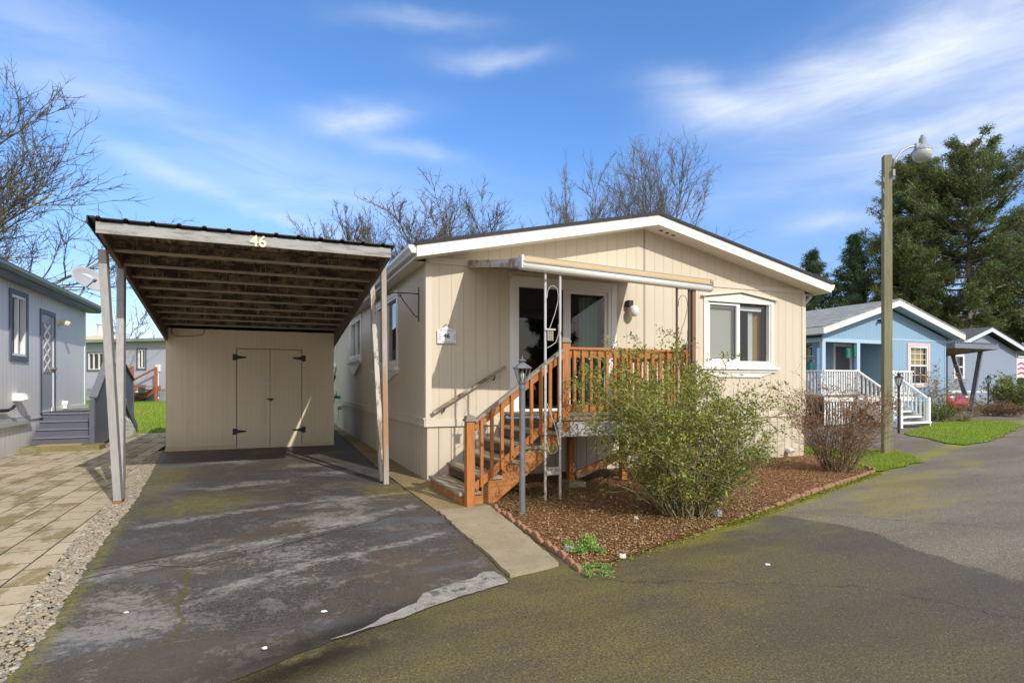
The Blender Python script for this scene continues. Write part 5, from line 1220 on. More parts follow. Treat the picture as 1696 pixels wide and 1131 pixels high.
# red-brown steps
M['redwood'] = m_paint('red_brown_stain', (.36, .12, .07), .6, .15, 6, .15)
rs = BG.root('red_steps', 'red brown wooden steps with handrails against the grey house behind the lawn', 'steps', -11.5, -3, .45)
for k in range(5):
    z = .55 + .2 * k; u = -12.5 + .42 * k
    mb = MB(); mb.box(u, -3.9, z - .05, u + .5, -2.4, z); mb.build('tread', M['redwood'], rs)
for v in (-3.92, -2.4):
    mb = MB(); mb.prism([(-12.5, .3), (-12.5, .44), (-10.0, 1.40), (-10, 1.12), (-12.0, .3)], lambda a, b, t_: (a, t_, b), v, v + .05); mb.build('stringer', M['redwood'], rs)
    mb = MB(); mb.box(-12.42, v - .08, .35, -12.3, v + .04, 1.55); mb.build('newel_post', M['redwood'], rs)
    mb = MB(); mb.box(-10.35, v - .08, .35, -10.23, v + .04, 2.45); mb.build('newel_post', M['redwood'], rs)
    mb = MB(); mb.bar((-12.42, v, 1.52), (-10.25, v, 2.4), .07, .09); mb.build('handrail', M['redwood'], rs)
mb = MB(); mb.bar((-11.6, -3.95, 1.0), (-10.3, -3.95, 2.2), .05, .05); mb.build('brace', M['dsteps'], rs)
tb = BG.root('trash_bin', 'dark green wheeled trash bin beside the red brown steps', 'bin', -11.8, -2.15, .45)
mb = MB(); mb.raw([(-12.0,-2.3,.47),(-11.5,-2.3,.47),(-11.5,-2.02,.47),(-12.0,-2.02,.47),(-12.05,-2.4,1.35),(-11.45,-2.4,1.35),(-11.45,-2.02,1.35),(-12.05,-2.02,1.35)], [(0,3,2,1),(4,5,6,7),(0,1,5,4),(1,2,6,5),(2,3,7,6),(3,0,4,7)])
mb.build('bin_body', m_paint('dark_green_plastic', (.05, .08, .08), .5, .08), tb, bevel=.03)
mb = MB(); mb.box(-12.08, -2.43, 1.351, -11.42, -2.02, 1.42); mb.build('lid', M['lamp_grey'], tb, bevel=.02)
mb = MB(); mb.box(-11.85, -2.395, .98, -11.62, -2.375, 1.22); mb.build('sticker', M['vinyl'], tb)
# ================================================================== BLUE HOUSE
BLUE = (.235, .38, .52)
M['blue_x'] = m_siding('blue_siding_front', BLUE, 'x', .2, .45); M['blue_y'] = m_siding('blue_siding_side', BLUE, 'y', .2, .45)
M['bluetrim'] = m_paint('pale_blue_trim', (.38, .52, .65), .5, .06)
M['pink'] = m_paint('pink_casing', (.64, .50, .48), .5, .08)
M['gold'] = m_paint('golden_blind', (.48, .31, .10), .6, .2, 8)
bl = K.root('blue_house', 'blue house with white fascia, grey shingle roof and recessed front porch', 'house', -3.7, 0, 0)
wl = rect(-2.38, 1.45, -1.17, 3.06)
mb = MB().wall([(-7.47, 3.22), (-3.68, 3.22), (-3.68, .76), (0, .76), (0, 3.45), (-3.735, 4.58), (-7.47, 3.45)], [wl], FX(0), .1); mb.build('front_wall', M['blue_x'], bl)
mb = MB(); flat(mb, FX(.02), -3.68, -.1, -.02, .76, 0); mb.build('skirting', M['blue_x'], bl)
mb = MB().wall(rect(-7.47, 1.0, -3.68, 3.3), [rect(-4.72, 1.05, -3.82, 3.1), rect(-6.55, 1.75, -5.75, 3.0)], FX(1.6), .08); mb.build('porch_wall', M['blue_x'], bl)
mb = MB(); flat(mb, FYr(-3.68), 0, 1.0, 1.6, 3.25, 0); flat(mb, FYr(0), 0, -.1, 14, 3.45, 0); flat(mb, FY(-7.47), 1.6, -.1, 14, 3.45, 0); mb.face([(-7.47, 0, 3.3), (-3.68, 0, 3.3), (-3.68, 1.6, 3.3), (-7.47, 1.6, 3.3)]); mb.build('side_wall', M['blue_y'], bl)
mb = MB(); mb.box(-7.49, -.03, 3.1, -3.68, .06, 3.24); mb.box(-7.49, .061, 3.1, -7.41, 1.6, 3.24); mb.build('porch_beam', M['bluetrim'], bl)
for u in (-7.42, -5.49):
    mb = MB(); mb.box(u - .09, -.028, 1.05, u + .09, .09, 3.099); mb.build('porch_post', M['bluetrim'], bl)
mb = MB(); mb.box(-7.42, .3, 1.05, -7.2, .5, 3.09); mb.build('inner_post', m_paint('shaded_blue_post', (.14, .25, .40), .5, .06), bl)  # darker blue than the trim: porch shade put into the post's colour
mb = MB(); mb.box(-.02, -.02, .0, .03, -.001, 3.4); mb.box(-3.7, -.012, 3.28, 0, -.001, 3.34); mb.box(-3.66, -.014, .74, 0, -.001, .79); mb.build('trim', M['bluetrim'], bl)
zb = lambda u: 3.62 + (4.86 - 3.62) * (u + 7.95) / 4.215 if u <= -3.735 else zb(-7.47 - u)
mb = MB(); mf_ = MB(); ms_ = MB()
for u0, u1 in ((-7.97, -3.735), (-3.735, .5)):
    mb.prism([(u0, zb(u0) + .03), (u1, zb(u1) + .03), (u1, zb(u1) - .02), (u0, zb(u0) - .02)], lambda a, b, t_: (a, t_, b), -.53, 14.3)
    mf_.prism([(u0, zb(u0) - .021), (u1, zb(u1) - .021), (u1, zb(u1) - .26), (u0, zb(u0) - .26)], lambda a, b, t_: (a, t_, b), -.51, -.47)
    ms_.prism([(u0, zb(u0) - .20), (u1, zb(u1) - .20), (u1, zb(u1) - .22), (u0, zb(u0) - .22)], lambda a, b, t_: (a, t_, b), -.469, -.002)
mf_.box(-8.02, -.50, 3.36, -7.95, 14.2, 3.60); mf_.box(.48, -.50, 3.36, .55, 14.2, 3.60)
ms_.box(-7.94, .0, 3.355, -7.48, 14, 3.37); ms_.box(.01, .0, 3.355, .47, 14, 3.37)
mb.build('roof', M['shingle_grey'], bl); mf_.build('fascia', M['white'], bl); ms_.build('soffit', m_paint('blue_soffit', (.30, .42, .52), .6, .06), bl)
w_ = MB(); frame_ring(w_, FX(0), -2.51, 1.33, -1.04, 3.19, .125, -.03, -.001); w_ = w_.build('front_window', M['pink'], bl)
mb = MB(); frame_ring(mb, FX(0), -2.375, 1.455, -1.175, 3.055, .06, -.02, .06); pbox(mb, FX(0), -2.314, 2.22, -1.236, 2.29, -.01, .05)
for q in (1, 2): pbox(mb, FX(0), -2.314 + 1.078 * q / 3 - .01, 1.516, -2.314 + 1.078 * q / 3 + .01, 2.994, .03, .045)
for z in (1.86, 2.5, 2.75): pbox(mb, FX(0), -2.314, z - .01, -1.236, z + .01, .0301, .0449)
mb.build('sash', M['vinyl'], w_)
mb = MB(); pbox(mb, FX(0), -2.314, 1.515, -1.236, 2.995, .052, .056); mb.build('glass', M['glass'], w_)
mb = MB(); pbox(mb, FX(0), -2.3, 2.3, -1.25, 3.0, .12, .13); mb.build('blind', M['gold'], w_)
mb = MB(); inner_room(mb, FX(0), -2.5, 1.4, -1.1, 3.1, .101, .8); mb.build('interior', M['dark'], w_)
d_ = MB(); frame_ring(d_, FX(1.6), -4.84, 1.04, -3.70, 3.2, .12, -.03, -.001, .02); d_ = d_.build('door_frame', M['vinyl'], bl)
mb = MB(); pbox(mb, FX(1.6), -4.715, 1.06, -3.825, 3.075, .02, .05); mb.build('door', m_paint('grey_storm_door', (.15, .16, .18), .3, .06), d_)
w_ = MB(); frame_ring(w_, FX(1.6), -6.65, 1.65, -5.65, 3.1, .10, -.025, -.001); w_ = w_.build('porch_window', M['vinyl'], bl)
mb = MB(); pbox(mb, FX(1.6), -6.55, 2.33, -5.75, 2.40, 0, .05)
for q in (1, 2): pbox(mb, FX(1.6), -6.55 + .8 * q / 3 - .012, 1.75, -6.55 + .8 * q / 3 + .012, 3.0, .02, .035)
for z in (2.05, 2.65): pbox(mb, FX(1.6), -6.55, z - .012, -5.75, z + .012, .0201, .0349)
mb.build('muntins', M['vinyl'], w_)
mb = MB(); inner_room(mb, FX(1.6), -6.6, 1.7, -5.7, 3.05, .081, .7); mb.build('interior', M['dark'], w_)
mb = MB(); pbox(mb, FX(1.6), -6.55, 1.75, -5.75, 3.0, .05, .054); mb.build('glass', M['glass'], w_)
mb = MB(); mb.box(-4.35, -.16, 4.02, -4.05, -.001, 4.08); mb.tube([(-4.3, -.1, 4.05), (-4.38, -.2, 3.98)], .05, 8); mb.build('security_light', M['black'], bl)
# porch of the blue house: deck, white railing, steps
wp = K.root('white_porch_steps', 'white railed wooden porch and steps in front of the blue house', 'porch', -6.5, -1.5, 0)
mb = MB(); mb.box(-9.2, -1.45, 1.0, -4.4, -.03, 1.05); mb.box(-7.4, -.029, 1.0, -3.69, 1.59, 1.049); mb.build('deck', M['deckboard'], wp)
mb = MB(); mb.box(-9.2, -1.47, .86, -4.4, -1.44, 1.0); mb.build('deck_fascia', M['vinyl'], wp)
mb = MB()
t = NT('white_slats'); o = t.obj(); x, y, z_ = t.sep(o); f = t.math('FRACT', t.math('DIVIDE', t.math('ADD', x, 40), .14))
def wrail(p0, p1, n, base, hgt=.9, low=.08):
    p0, p1 = Vector(p0), Vector(p1); up = Vector((0, 0, 1))
    mb = MB(); mb.bar(p0 + up * hgt, p1 + up * hgt, .09, .05); mb.bar(p0 + up * low, p1 + up * low, .04, .06); r = mb.build('railing', M['vinyl'], wp)
    for k in range(n):
        q = p0.lerp(p1, (k + .5) / n); mb = MB(); mb.box(q.x - .022, q.y - .02, q.z + low - .03, q.x + .022, q.y + .02, q.z + hgt - .02); mb.build('baluster', M['vinyl'], r)
wrail((-9.2, -1.42, 1.05), (-7.5, -1.42, 1.05), 14, 0)
wrail((-7.5, -1.45, 1.05), (-7.5, -2.95, .03), 10, 0); wrail((-5.75, -1.45, 1.05), (-5.75, -2.75, .10), 9, 0)
wrail((-5.75, -1.42, 1.05), (-4.4, -1.42, 1.05), 9, 0); wrail((-9.2, -1.40, 1.05), (-9.2, -.1, 1.05), 10, 0)
for k in range(26):
    u = -9.15 + .072 * 2 * k / 1.0
    if u > -4.5: break
    if -7.5 < u < -5.75: continue
    mb = MB(); mb.box(u, -1.43, .05, u + .07, -1.41, .86); mb.build('skirt_board', M['vinyl'], wp)
for u, v, z1 in ((-7.5, -2.98, .98), (-5.75, -2.8, 1.02), (-7.5, -1.42, 2.0), (-5.75, -1.42, 2.0)):
    mb = MB(); mb.box(u - .05, v - .05, 0, u + .05, v + .05, z1); mb.build('newel_post', M['vinyl'], wp)
for k in range(5):
    mb = MB(); z = .18 * (k + 1); v = -2.95 + .3 * k; mb.box(-7.45, v, z - .05, -5.8, v + .32, z); mb.build('tread', M['vinyl'], wp)
for u in (-7.47, -5.82):
    mb = MB(); mb.prism([(-2.9, .02), (-2.9, .12), (-1.45, .99), (-1.45, .7), (-2.4, .02)], lambda a, b, t_: (t_, a, b), u, u + .04); mb.build('stringer', M['vinyl'], wp)
def hanging(u, v, z, r, h, label, col, name='wind_spinner'):
    q = K.root(name, label, 'porch ornament', u, v, z); mb = MB(); mb.lathe([(r * .4, h / 2), (r, h / 2 - .04), (r, -h / 2 + .04), (r * .6, -h / 2)], (u, v, z), 10); mb.build('body', col, q)
    mb = MB(); mb.tube([(u, v, z + h / 2), (u, v, 3.1)], .006, 5); mb.build('string', M['black'], q)
M['teal'] = m_paint('teal_enamel', (.02, .22, .19), .35, .15)
hanging(-6.05, .02, 2.68, .085, .42, 'teal lantern hanging under the porch beam in front of the grey door', M['teal'])
hanging(-5.66, .02, 2.78, .06, .5, 'slim green tube hanging by the inner porch post of the blue house', m_paint('green_enamel', (.02, .2, .1), .4, .1))
mb = MB(); mb.lathe([(.14, 0), (.24, .05), (.24, .3), (.18, .42), (.05, .5)], (-6.6, 1.2, 1.95), 12); K.thing(mb, 'teal_pot', 'teal pot standing inside the blue porch beside the door', 'pot', M['teal'], -6.6, 1.2, 1.95)
mb = MB(); mb.box(-6.85, 1.0, 1.05, -6.35, 1.45, 1.945); K.thing(mb, 'plant_stand', 'blue box stand inside the blue porch carrying a teal pot', 'stand', M['blue_x'], -6.6, 1.2, 1.05)
mb = MB(); X, Y = gp(1572, 691); mb.lathe([(.16, 0), (.22, .3), (.24, .31), (.24, .36), (.20, .36), (.19, .3)], (X, Y, .02), 14); W0.thing(mb, 'flower_pot', 'dull red flower pot at the corner of the blue house', 'flower pot', m_paint('clay_pot', (.25, .12, .10), .8, .2), X, Y, 0)

# ================================================================== SLATE BLUE HOUSE, ITS CARPORT AND THE RED CAR
SLB = (.235, .285, .37)
M['slb_x'] = m_siding('slate_blue_siding', SLB, 'x', .2, .5); M['slb_y'] = m_siding('slate_blue_side', SLB, 'y', .2, .5)
M['slb_wh'] = m_paint('pale_fascia', (.55, .60, .66), .5, .05)
gh = G.root('slate_blue_house', 'slate blue gabled house behind the carport at the far right', 'house', -3.5, 0, 0)
mb = MB().wall([(-7.2, .0), (0, .0), (0, 3.55), (-3.6, 4.75), (-7.2, 3.55)], [rect(-6.5, 1.95, -5.75, 3.15)], FX(0), .1); mb.build('front_wall', M['slb_x'], gh)
mb = MB(); flat(mb, FYr(0), 0, 0, 13, 3.55, 0); flat(mb, FY(-7.2), 0, 0, 13, 3.55, 0); mb.build('side_wall', M['slb_y'], gh)
mb = MB(); mb.box(-7.2, -.02, .92, 0, -.001, 1.06); mb.box(-.02, -.021, .0, .06, -.001, 3.5); mb.build('trim', M['slb_wh'], gh)
zg = lambda u: 3.68 + (5.02 - 3.68) * (u + 7.7) / 4.1 if u <= -3.6 else zg(-7.2 - u)
mb = MB(); mf_ = MB()
for u0, u1 in ((-7.7, -3.6), (-3.6, .5)):
    mb.prism([(u0, zg(u0) + .03), (u1, zg(u1) + .03), (u1, zg(u1) - .02), (u0, zg(u0) - .02)], lambda a, b, t_: (a, t_, b), -.52, 13.3)
    mf_.prism([(u0, zg(u0) - .021), (u1, zg(u1) - .021), (u1, zg(u1) - .27), (u0, zg(u0) - .27)], lambda a, b, t_: (a, t_, b), -.5, -.45)
mf_.box(.46, -.449, 3.42, .56, 13, 3.66); mb.build('roof', M['shingle_dark'], gh); mf_.build('fascia', M['slb_wh'], gh)
w_ = MB(); frame_ring(w_, FX(0), -6.65, 1.8, -5.6, 3.3, .14, -.03, -.001); pbox(w_, FX(0), -6.5, 2.48, -5.75, 2.56, -.01, .05); w_ = w_.build('window', M['vinyl'], gh)
mb = MB(); pbox(mb, FX(0), -6.5, 1.95, -5.75, 3.15, .055, .06); mb.build('glass', M['glass'], w_)
mb = MB(); inner_room(mb, FX(0), -6.6, 1.9, -5.7, 3.2, .101, .7); mb.build('interior', M['dark'], w_)
mb = MB(); mb.tube([(.5, .1, 3.4), (.12, .1, 3.1), (.12, .1, .1)], .05, 8); mb.build('downpipe', M['vinyl'], gh)

C2 = Frame(25.2, 30.0, 23)
c2 = C2.root('slate_carport', 'slate carport on V shaped posts beside the slate blue house', 'carport', -1.8, 3, 0)
M['slpost'] = m_paint('slate_post_paint', (.16, .18, .22), .5, .1)
zq = lambda v: 3.30 - .10 * v
mb = MB(); mb.raw([(-3.6,0,3.5),(.05,0,3.5),(.05,6,zq(6)+.2),(-3.6,6,zq(6)+.2),(-3.6,0,3.53),(.05,0,3.53),(.05,6,zq(6)+.23),(-3.6,6,zq(6)+.23)], [(0,3,2,1),(4,5,6,7),(0,1,5,4),(1,2,6,5),(2,3,7,6),(3,0,4,7)]); mb.build('roof', M['slpost'], c2)
mb = MB(); mb.raw([(-3.55,.05,3.28),(0,.05,3.28),(0,6,zq(6)-.02),(-3.55,6,zq(6)-.02),(-3.55,.05,3.3),(0,.05,3.3),(0,6,zq(6)),(-3.55,6,zq(6))], [(0,3,2,1),(4,5,6,7),(0,1,5,4),(1,2,6,5),(2,3,7,6),(3,0,4,7)]); mb.build('ceiling', M['ceil'], c2)
mb = MB(); mb.box(-3.6, -.05, 3.26, .05, .0, 3.49)
for k in range(16): mb.box(-3.58 + .23 * k, -.07, 3.53, -3.48 + .23 * k, .05, 3.57)
for u in (-3.6, .0):
    mb.raw([(u,.001,3.26),(u+.05,.001,3.26),(u+.05,6,zq(6)-.04),(u,6,zq(6)-.04),(u,.001,3.49),(u+.05,.001,3.49),(u+.05,6,zq(6)+.19),(u,6,zq(6)+.19)], [(0,3,2,1),(4,5,6,7),(0,1,5,4),(1,2,6,5),(2,3,7,6),(3,0,4,7)])
mb.build('fascia', M['slpost'], c2)
for u in (.03, -3.58):
    for v1 in (.75, 2.1):
        mb = MB(); mb.bar((u, 1.25, 0), (u, v1, 3.3 - .1 * v1), .12, .2, up=(0, 1, 0)); mb.build('post', M['slpost'], c2)

# red car
car = C2.root('red_car', 'red hatchback parked under the slate carport, only its front showing', 'car', -3.05, 1.9, 0)
t = NT('red_car_paint'); n_ = t.noise(t.obj(), 8, 3); M['red'] = t.fin(t.mix(n_, (.42, .010, .022), (.34, .008, .018)), .22); M['red'].node_tree.nodes['Principled BSDF'].inputs['Coat Weight'].default_value = .8
M['tyre'] = m_paint('tyre', (.02, .02, .02), .9, .1); M['rim'] = m_metal('wheel_rim', (.5, .5, .52), .3)
M['headl'] = m_paint('headlight', (.85, .85, .86), .1, .02); M['carglass'] = m_paint('car_glass', (.03, .035, .04), .05, .05)
def loft(secs, name, mat, parent):
    """secs: (v, half width, z bottom, z top, roundness)"""
    mb = MB(); n = 20; vs = []
    for v, w, z0, z1, e in secs:
        for k in range(n):
            a = 2 * math.pi * k / n; c_, s_ = math.cos(a), math.sin(a)
            vs.append((-3.05 + w * math.copysign(abs(c_) ** e, c_), v, (z0 + z1) / 2 + (z1 - z0) / 2 * math.copysign(abs(s_) ** e, s_)))
    fs = [tuple(range(n - 1, -1, -1)), tuple(range((len(secs) - 1) * n, len(secs) * n))]
    for i in range(len(secs) - 1):
        for k in range(n): fs.append((i*n+k, i*n+(k+1) % n, (i+1)*n+(k+1) % n, (i+1)*n+k))
    mb.raw(vs, fs); return mb.build(name, mat, parent, smooth=True)
body = loft([(-.10, .45, .30, .62, .7), (-.06, .66, .24, .78, .6), (.08, .80, .22, .90, .55), (.4, .86, .22, .98, .5), (1.1, .87, .22, 1.06, .45), (1.3, .87, .22, 1.08, .45), (3.3, .87, .22, 1.1, .45), (3.8, .84, .25, 1.08, .5), (4.05, .70, .32, .95, .6)], 'body', M['red'], car)
loft([(1.15, .70, 1.0, 1.06, .6), (1.75, .72, 1.0, 1.50, .45), (2.3, .72, 1.0, 1.58, .4), (3.2, .70, 1.0, 1.55, .42), (3.85, .66, 1.0, 1.12, .6)], 'windows', M['carglass'], car)
loft([(1.85, .60, 1.5, 1.56, .5), (2.3, .64, 1.5, 1.62, .5), (3.1, .62, 1.5, 1.60, .5), (3.35, .56, 1.48, 1.53, .5)], 'roof', M['red'], car)
for s in (-1, 1):
    mb = MB(); n = 14; vs = [(-3.05 + s * (.56 + .19 * math.cos(2*math.pi*k/n)), .02 - .04 * math.sin(2*math.pi*k/n) + .10 * abs(math.cos(2*math.pi*k/n)) * (1 if s*math.cos(2*math.pi*k/n) * s > 0 else .2), .80 + .10 * math.sin(2*math.pi*k/n)) for k in range(n)]
    mb.lathe([(.02, -.10), (.10, -.08), (.13, 0), (.10, .08), (.02, .10)], (0, 0, 0), 12)
    mb.v = [(-3.05 + s * .56 + x * 1.45, .07 + y * .9 + .08 * abs(x) / .13 * (1 if x * s > 0 else -.3), .79 + z * 1.05) for x, y, z in mb.v]
    mb.build('headlight', M['headl'], car, smooth=True)
    mb = MB(); mb.lathe([(.02, -.03), (.07, 0), (.02, .03)], (-3.05 + s * .55, -.05, .42), 10); mb.build('fog_light', M['headl'], car)
    for v in (.75, 3.25):
        mb = MB(); mb.tube([(-3.05 + s * .70, v, .31), (-3.05 + s * .88, v, .31)], .31, 18); wh_ = mb.build('wheel', M['tyre'], car)
        mb = MB(); mb.tube([(-3.05 + s * .86, v, .31), (-3.05 + s * .89, v, .31)], .20, 14); mb.build('rim', M['rim'], wh_)
mb = MB(); mb.box(-3.3, -.12, .38, -2.8, -.06, .45); mb.build('grille', M['black'], car)
# banner at the right edge
bn = W0.root('chevron_banner', 'white banner with pink zigzag stripes at the far right edge', 'banner', 36.7, 41.5, 0)
X, Y = 36.7, 41.0
mb = MB(); mb.box(X - .9, Y, 1.9, X + .9, Y + .05, 3.3); mb.build('panel', M['vinyl'], bn)
mb = MB()
for r_ in range(3):
    z = 2.15 + .34 * r_
    for k in range(6): mb.bar((X - .78 + .26 * k, Y - .008, z + (.14 if k % 2 else 0)), (X - .52 + .26 * k, Y - .008, z + (0 if k % 2 else .14)), .006, .13)
mb.build('stripe', m_paint('pink_stripe', (.62, .06, .16), .6, .08), bn)
for s in (-.9, .9):
    mb = MB(); mb.box(X + s - .04, Y + .051, 0, X + s + .04, Y + .12, 3.4); mb.build('post', M['vinyl'], bn)
mb = MB(); mb.box(X - .98, Y - .02, 3.36, X + .98, Y + .14, 3.44); mb.build('top_rail', M['vinyl'], bn)

# shrubs on the right
rng = np.random.default_rng(21)
X, Y = gp(1613, 691); shrub('rose_bush', X, Y, 'straggly bush with dry stems in front of the red car', 'bush', M['red_stem'], M['green_leaf'], rng, 26, (.6, 1.1), .5, .15, 350, .045, .15, 5, rad=.012)
X, Y = gp(1553, 697); shrub('green_shrub', X, Y, 'low green shrub at the front corner of the blue house', 'bush', M['olive_stem'], M['green_leaf'], rng, 60, (.4, .75), .55, .35, 3500, .06, .2, 6, rad=.008)
X, Y = gp(1562, 698); shrub('dry_plant', X + .4, Y - .3, 'brown withered plant next to the dull red flower pot', 'plant', M['red_stem'], M['straw'], rng, 40, (.2, .4), .35, .2, 1500, .05, .3, 4, rad=.006)
p = K.w(-1.4, -.45); shrub('rose_bush', p.x, p.y, 'climbing bush with reddish leaves below the pink framed window', 'bush', M['olive_stem'], M['red_leaf'], rng, 34, (1.1, 2.2), .8, .2, 1500, .07, .1, 6, rad=.011)
for i, (x, y) in enumerate([(1646, 686), (1657, 687), (1668, 688)]):
    X, Y = gp(x, y + 2); shrub('heather_bush', X, Y, ['low reddish heather bush nearest the dark lamp post', 'low reddish heather bush in the middle of the row by the slate blue house', 'low reddish heather bush at the right end of the row by the slate blue house'][i], 'bush', M['red_stem'], M['heather'], rng, 50, (.4, .75), .6, .4, 2200, .06, .25, 5, rad=.008, group='heather bushes in front of the slate blue house')
X, Y = gp(1662, 681); shrub('dry_grass_clump', X, Y, 'tall pale straw coloured clump behind the heather bushes', 'grass clump', M['straw'], M['straw'], rng, 60, (.9, 1.4), .6, .25, 1200, .08, .1, 5, rad=.008)
X, Y = gp(1700, 686); shrub('round_green_bush', X + 2.6, Y + 3, 'big rounded yellow green bush at the far right edge', 'bush', M['olive_stem'], M['green_leaf'], rng, 110, (1.0, 1.9), 1.6, .8, 9000, .12, .25, 8, rad=.012)

# ================================================================== TREES
def bare_tree(name, X, Y, H, label, rng, mat_t, mat_c, trunk_h=.3, spread=.5, limbs=7, up=.55, r0=.22, nb=8, nt=6, nf=3, lean=(0, 0), z0=0, group='bare winter trees behind the houses', stems=1, tw=.010, wd=None):
    root = W0.root(name, label, 'tree', X, Y, z0, group); main, fine = [], []
    def line(p, d, L_, r, n, wob, upb, r1=.35):
        pts = [np.array(p, float)]; d = np.array(d, float)
        for i in range(n):
            d = d + rng.normal(0, wob, 3) + np.array([0, 0, upb]); d /= np.linalg.norm(d); pts.append(pts[-1] + d * L_ / n)
        P = np.array(pts); return P, r * (1 - (1 - r1) * np.linspace(0, 1, n + 1)), d
    for s in range(stems):
        a = rng.uniform(0, 6.28); d0 = np.array([lean[0] + (.12 * np.cos(a) if stems > 1 else 0), lean[1] + (.12 * np.sin(a) if stems > 1 else 0), 1.0]); d0 /= np.linalg.norm(d0)
        T, tr, _ = line((X + .2 * s, Y, z0 - .1), d0, H * (trunk_h + .32), r0, 8, .045, .03, .4); main.append((T, tr))
        for l in range(limbs):
            f = trunk_h / (trunk_h + .32) + (1 - trunk_h / (trunk_h + .32)) * (l / max(1, limbs - 1)); i = min(8, int(f * 8)); a = l * 2.4 + rng.uniform(-.5, .5)
            hor = spread * rng.uniform(.7, 1.2); d = np.array([np.cos(a) * hor, np.sin(a) * hor, up]); d /= np.linalg.norm(d)
            L1 = H * rng.uniform(.38, .52) * (1.1 - .35 * f); P1, r1, _ = line(T[i], d, L1, r0 * .38 * (1.05 - .4 * f), 9, .09, .04); main.append((P1, r1))
            for b in range(nb):
                j = rng.integers(2, 10); dd = P1[min(9, j)] - P1[j - 1]; dd /= np.linalg.norm(dd); d2 = dd + rng.normal(0, .42, 3) + np.array([0, 0, .22]); d2 /= np.linalg.norm(d2)
                L2 = L1 * rng.uniform(.28, .5); P2, r2, _ = line(P1[j], d2, L2, max(tw * 1.8, r1[j] * .5), 6, .12, .05); main.append((P2, r2))
                for q in range(nt):
                    j2 = rng.integers(1, 7); dd = P2[j2] - P2[j2 - 1]; dd /= np.linalg.norm(dd); d3 = dd + rng.normal(0, .45, 3) + np.array([0, 0, .2]); d3 /= np.linalg.norm(d3)
                    P3, r3, _ = line(P2[j2], d3, L2 * rng.uniform(.25, .5), tw * 1.3, 4, .15, .06); fine.append((P3, r3))
                    for w in range(nf):
                        j3 = rng.integers(1, 5); d4 = d3 + rng.normal(0, .6, 3) + np.array([0, 0, .15]); d4 /= np.linalg.norm(d4)
                        P4, r4, _ = line(P3[j3], d4, L2 * rng.uniform(.1, .25), tw * .9, 3, .15, .05); fine.append((P4, r4))
    top = np.percentile(np.concatenate([P[:, 2] for P, _ in fine]), 99.3) - z0; k_ = H / top
    ext = np.concatenate([P[:, :2] - [X, Y] for P, _ in fine]); hw = np.percentile(np.abs(ext[:, 0] - np.median(ext[:, 0])), 97); kh = (wd / 2 / hw) if wd else k_ ** .5; S = np.array([kh, kh, k_]); o_ = np.array([X, Y, z0]); med = np.median(ext, axis=0) * kh
    def fit(P):
        Q = (P - o_) * S; Q[:, :2] -= med * np.clip(Q[:, 2:3] / (.5 * H), 0, 1); return Q + o_
    main = [(fit(P), r_) for P, r_ in main]; fine = [(fit(P), r_) for P, r_ in fine]
    V, F_ = tubes_np(main, 6); np_mesh('trunk', V, F_, mat_t, root, (X, Y, z0), True)
    V, F_ = tubes_np(fine, 3); np_mesh('crown', V, F_, mat_c, root, (X, Y, z0))
    return root
M['bark_l'] = m_bark('lichen_bark', (.16, .145, .12), (.09, .075, .06), (.36, .36, .31), 1.2)
M['twig'] = m_bark('dark_twigs', (.13, .105, .085), (.08, .065, .05), (.22, .21, .18), 4)
M['bark_g'] = m_bark('grey_bark', (.20, .18, .15), (.12, .105, .085), (.30, .29, .25), 1.2)
M['twig_b'] = m_bark('brown_twigs', (.17, .14, .115), (.11, .09, .07), None, 4)
rng = np.random.default_rng(3)
bare_tree('bare_tree', -24.4, 25, 14.6, 'big bare lichen covered tree behind the left grey house', rng, M['bark_l'], M['twig'], .20, .60, 14, .65, .32, 14, 9, 5, lean=(.02, 0), tw=.013, wd=12.4)
bare_tree('bare_tree', -4.0, 36, 13.6, 'broad bare tree rising behind the left slope of the beige roof', rng, M['bark_l'], M['twig'], .2, .62, 15, .75, .26, 14, 9, 5, tw=.014, wd=9.5)
bare_tree('bare_tree', -9.8, 37, 12.2, 'smaller bare tree showing above the right end of the carport roof', rng, M['bark_l'], M['twig'], .22, .6, 12, .75, .2, 13, 8, 5, tw=.014, wd=6.8)
bare_tree('bare_tree', 9.3, 40, 18.0, 'tall fan shaped bare tree behind the ridge of the beige house', rng, M['bark_g'], M['twig_b'], .2, .36, 14, 1.0, .22, 13, 9, 5, tw=.012, wd=7.4)
bare_tree('bare_tree', 4.9, 41, 16.4, 'narrow bare tree left of the tall fan shaped one above the roof', rng, M['bark_g'], M['twig_b'], .2, .27, 11, 1.0, .18, 12, 8, 5, tw=.012, wd=4.6)
bare_tree('bare_tree', -30.5, 46, 8.0, 'small far bare tree seen between the two grey houses', rng, M['bark_g'], M['twig_b'], .3, .5, 6, .7, .14, 7, 5, 2, tw=.014)
bare_tree('bare_tree', 47, 58, 12.5, 'brown bare tree behind the slate blue house at the right edge', rng, M['bark_g'], M['twig_b'], .25, .5, 9, .7, .2, 10, 8, 3, tw=.018)
bare_tree('bare_tree', 31.5, 56, 10.5, 'brownish bare tree between the small firs and the wooden pole', rng, M['bark_g'], M['twig_b'], .2, .5, 9, .7, .18, 10, 8, 3, tw=.02)
bare_tree('bare_tree', 52, 60, 13, 'thin bare tree at the very right edge beyond the slate blue house', rng, M['bark_g'], M['twig_b'], .25, .45, 8, .8, .2, 9, 7, 3, tw=.018)

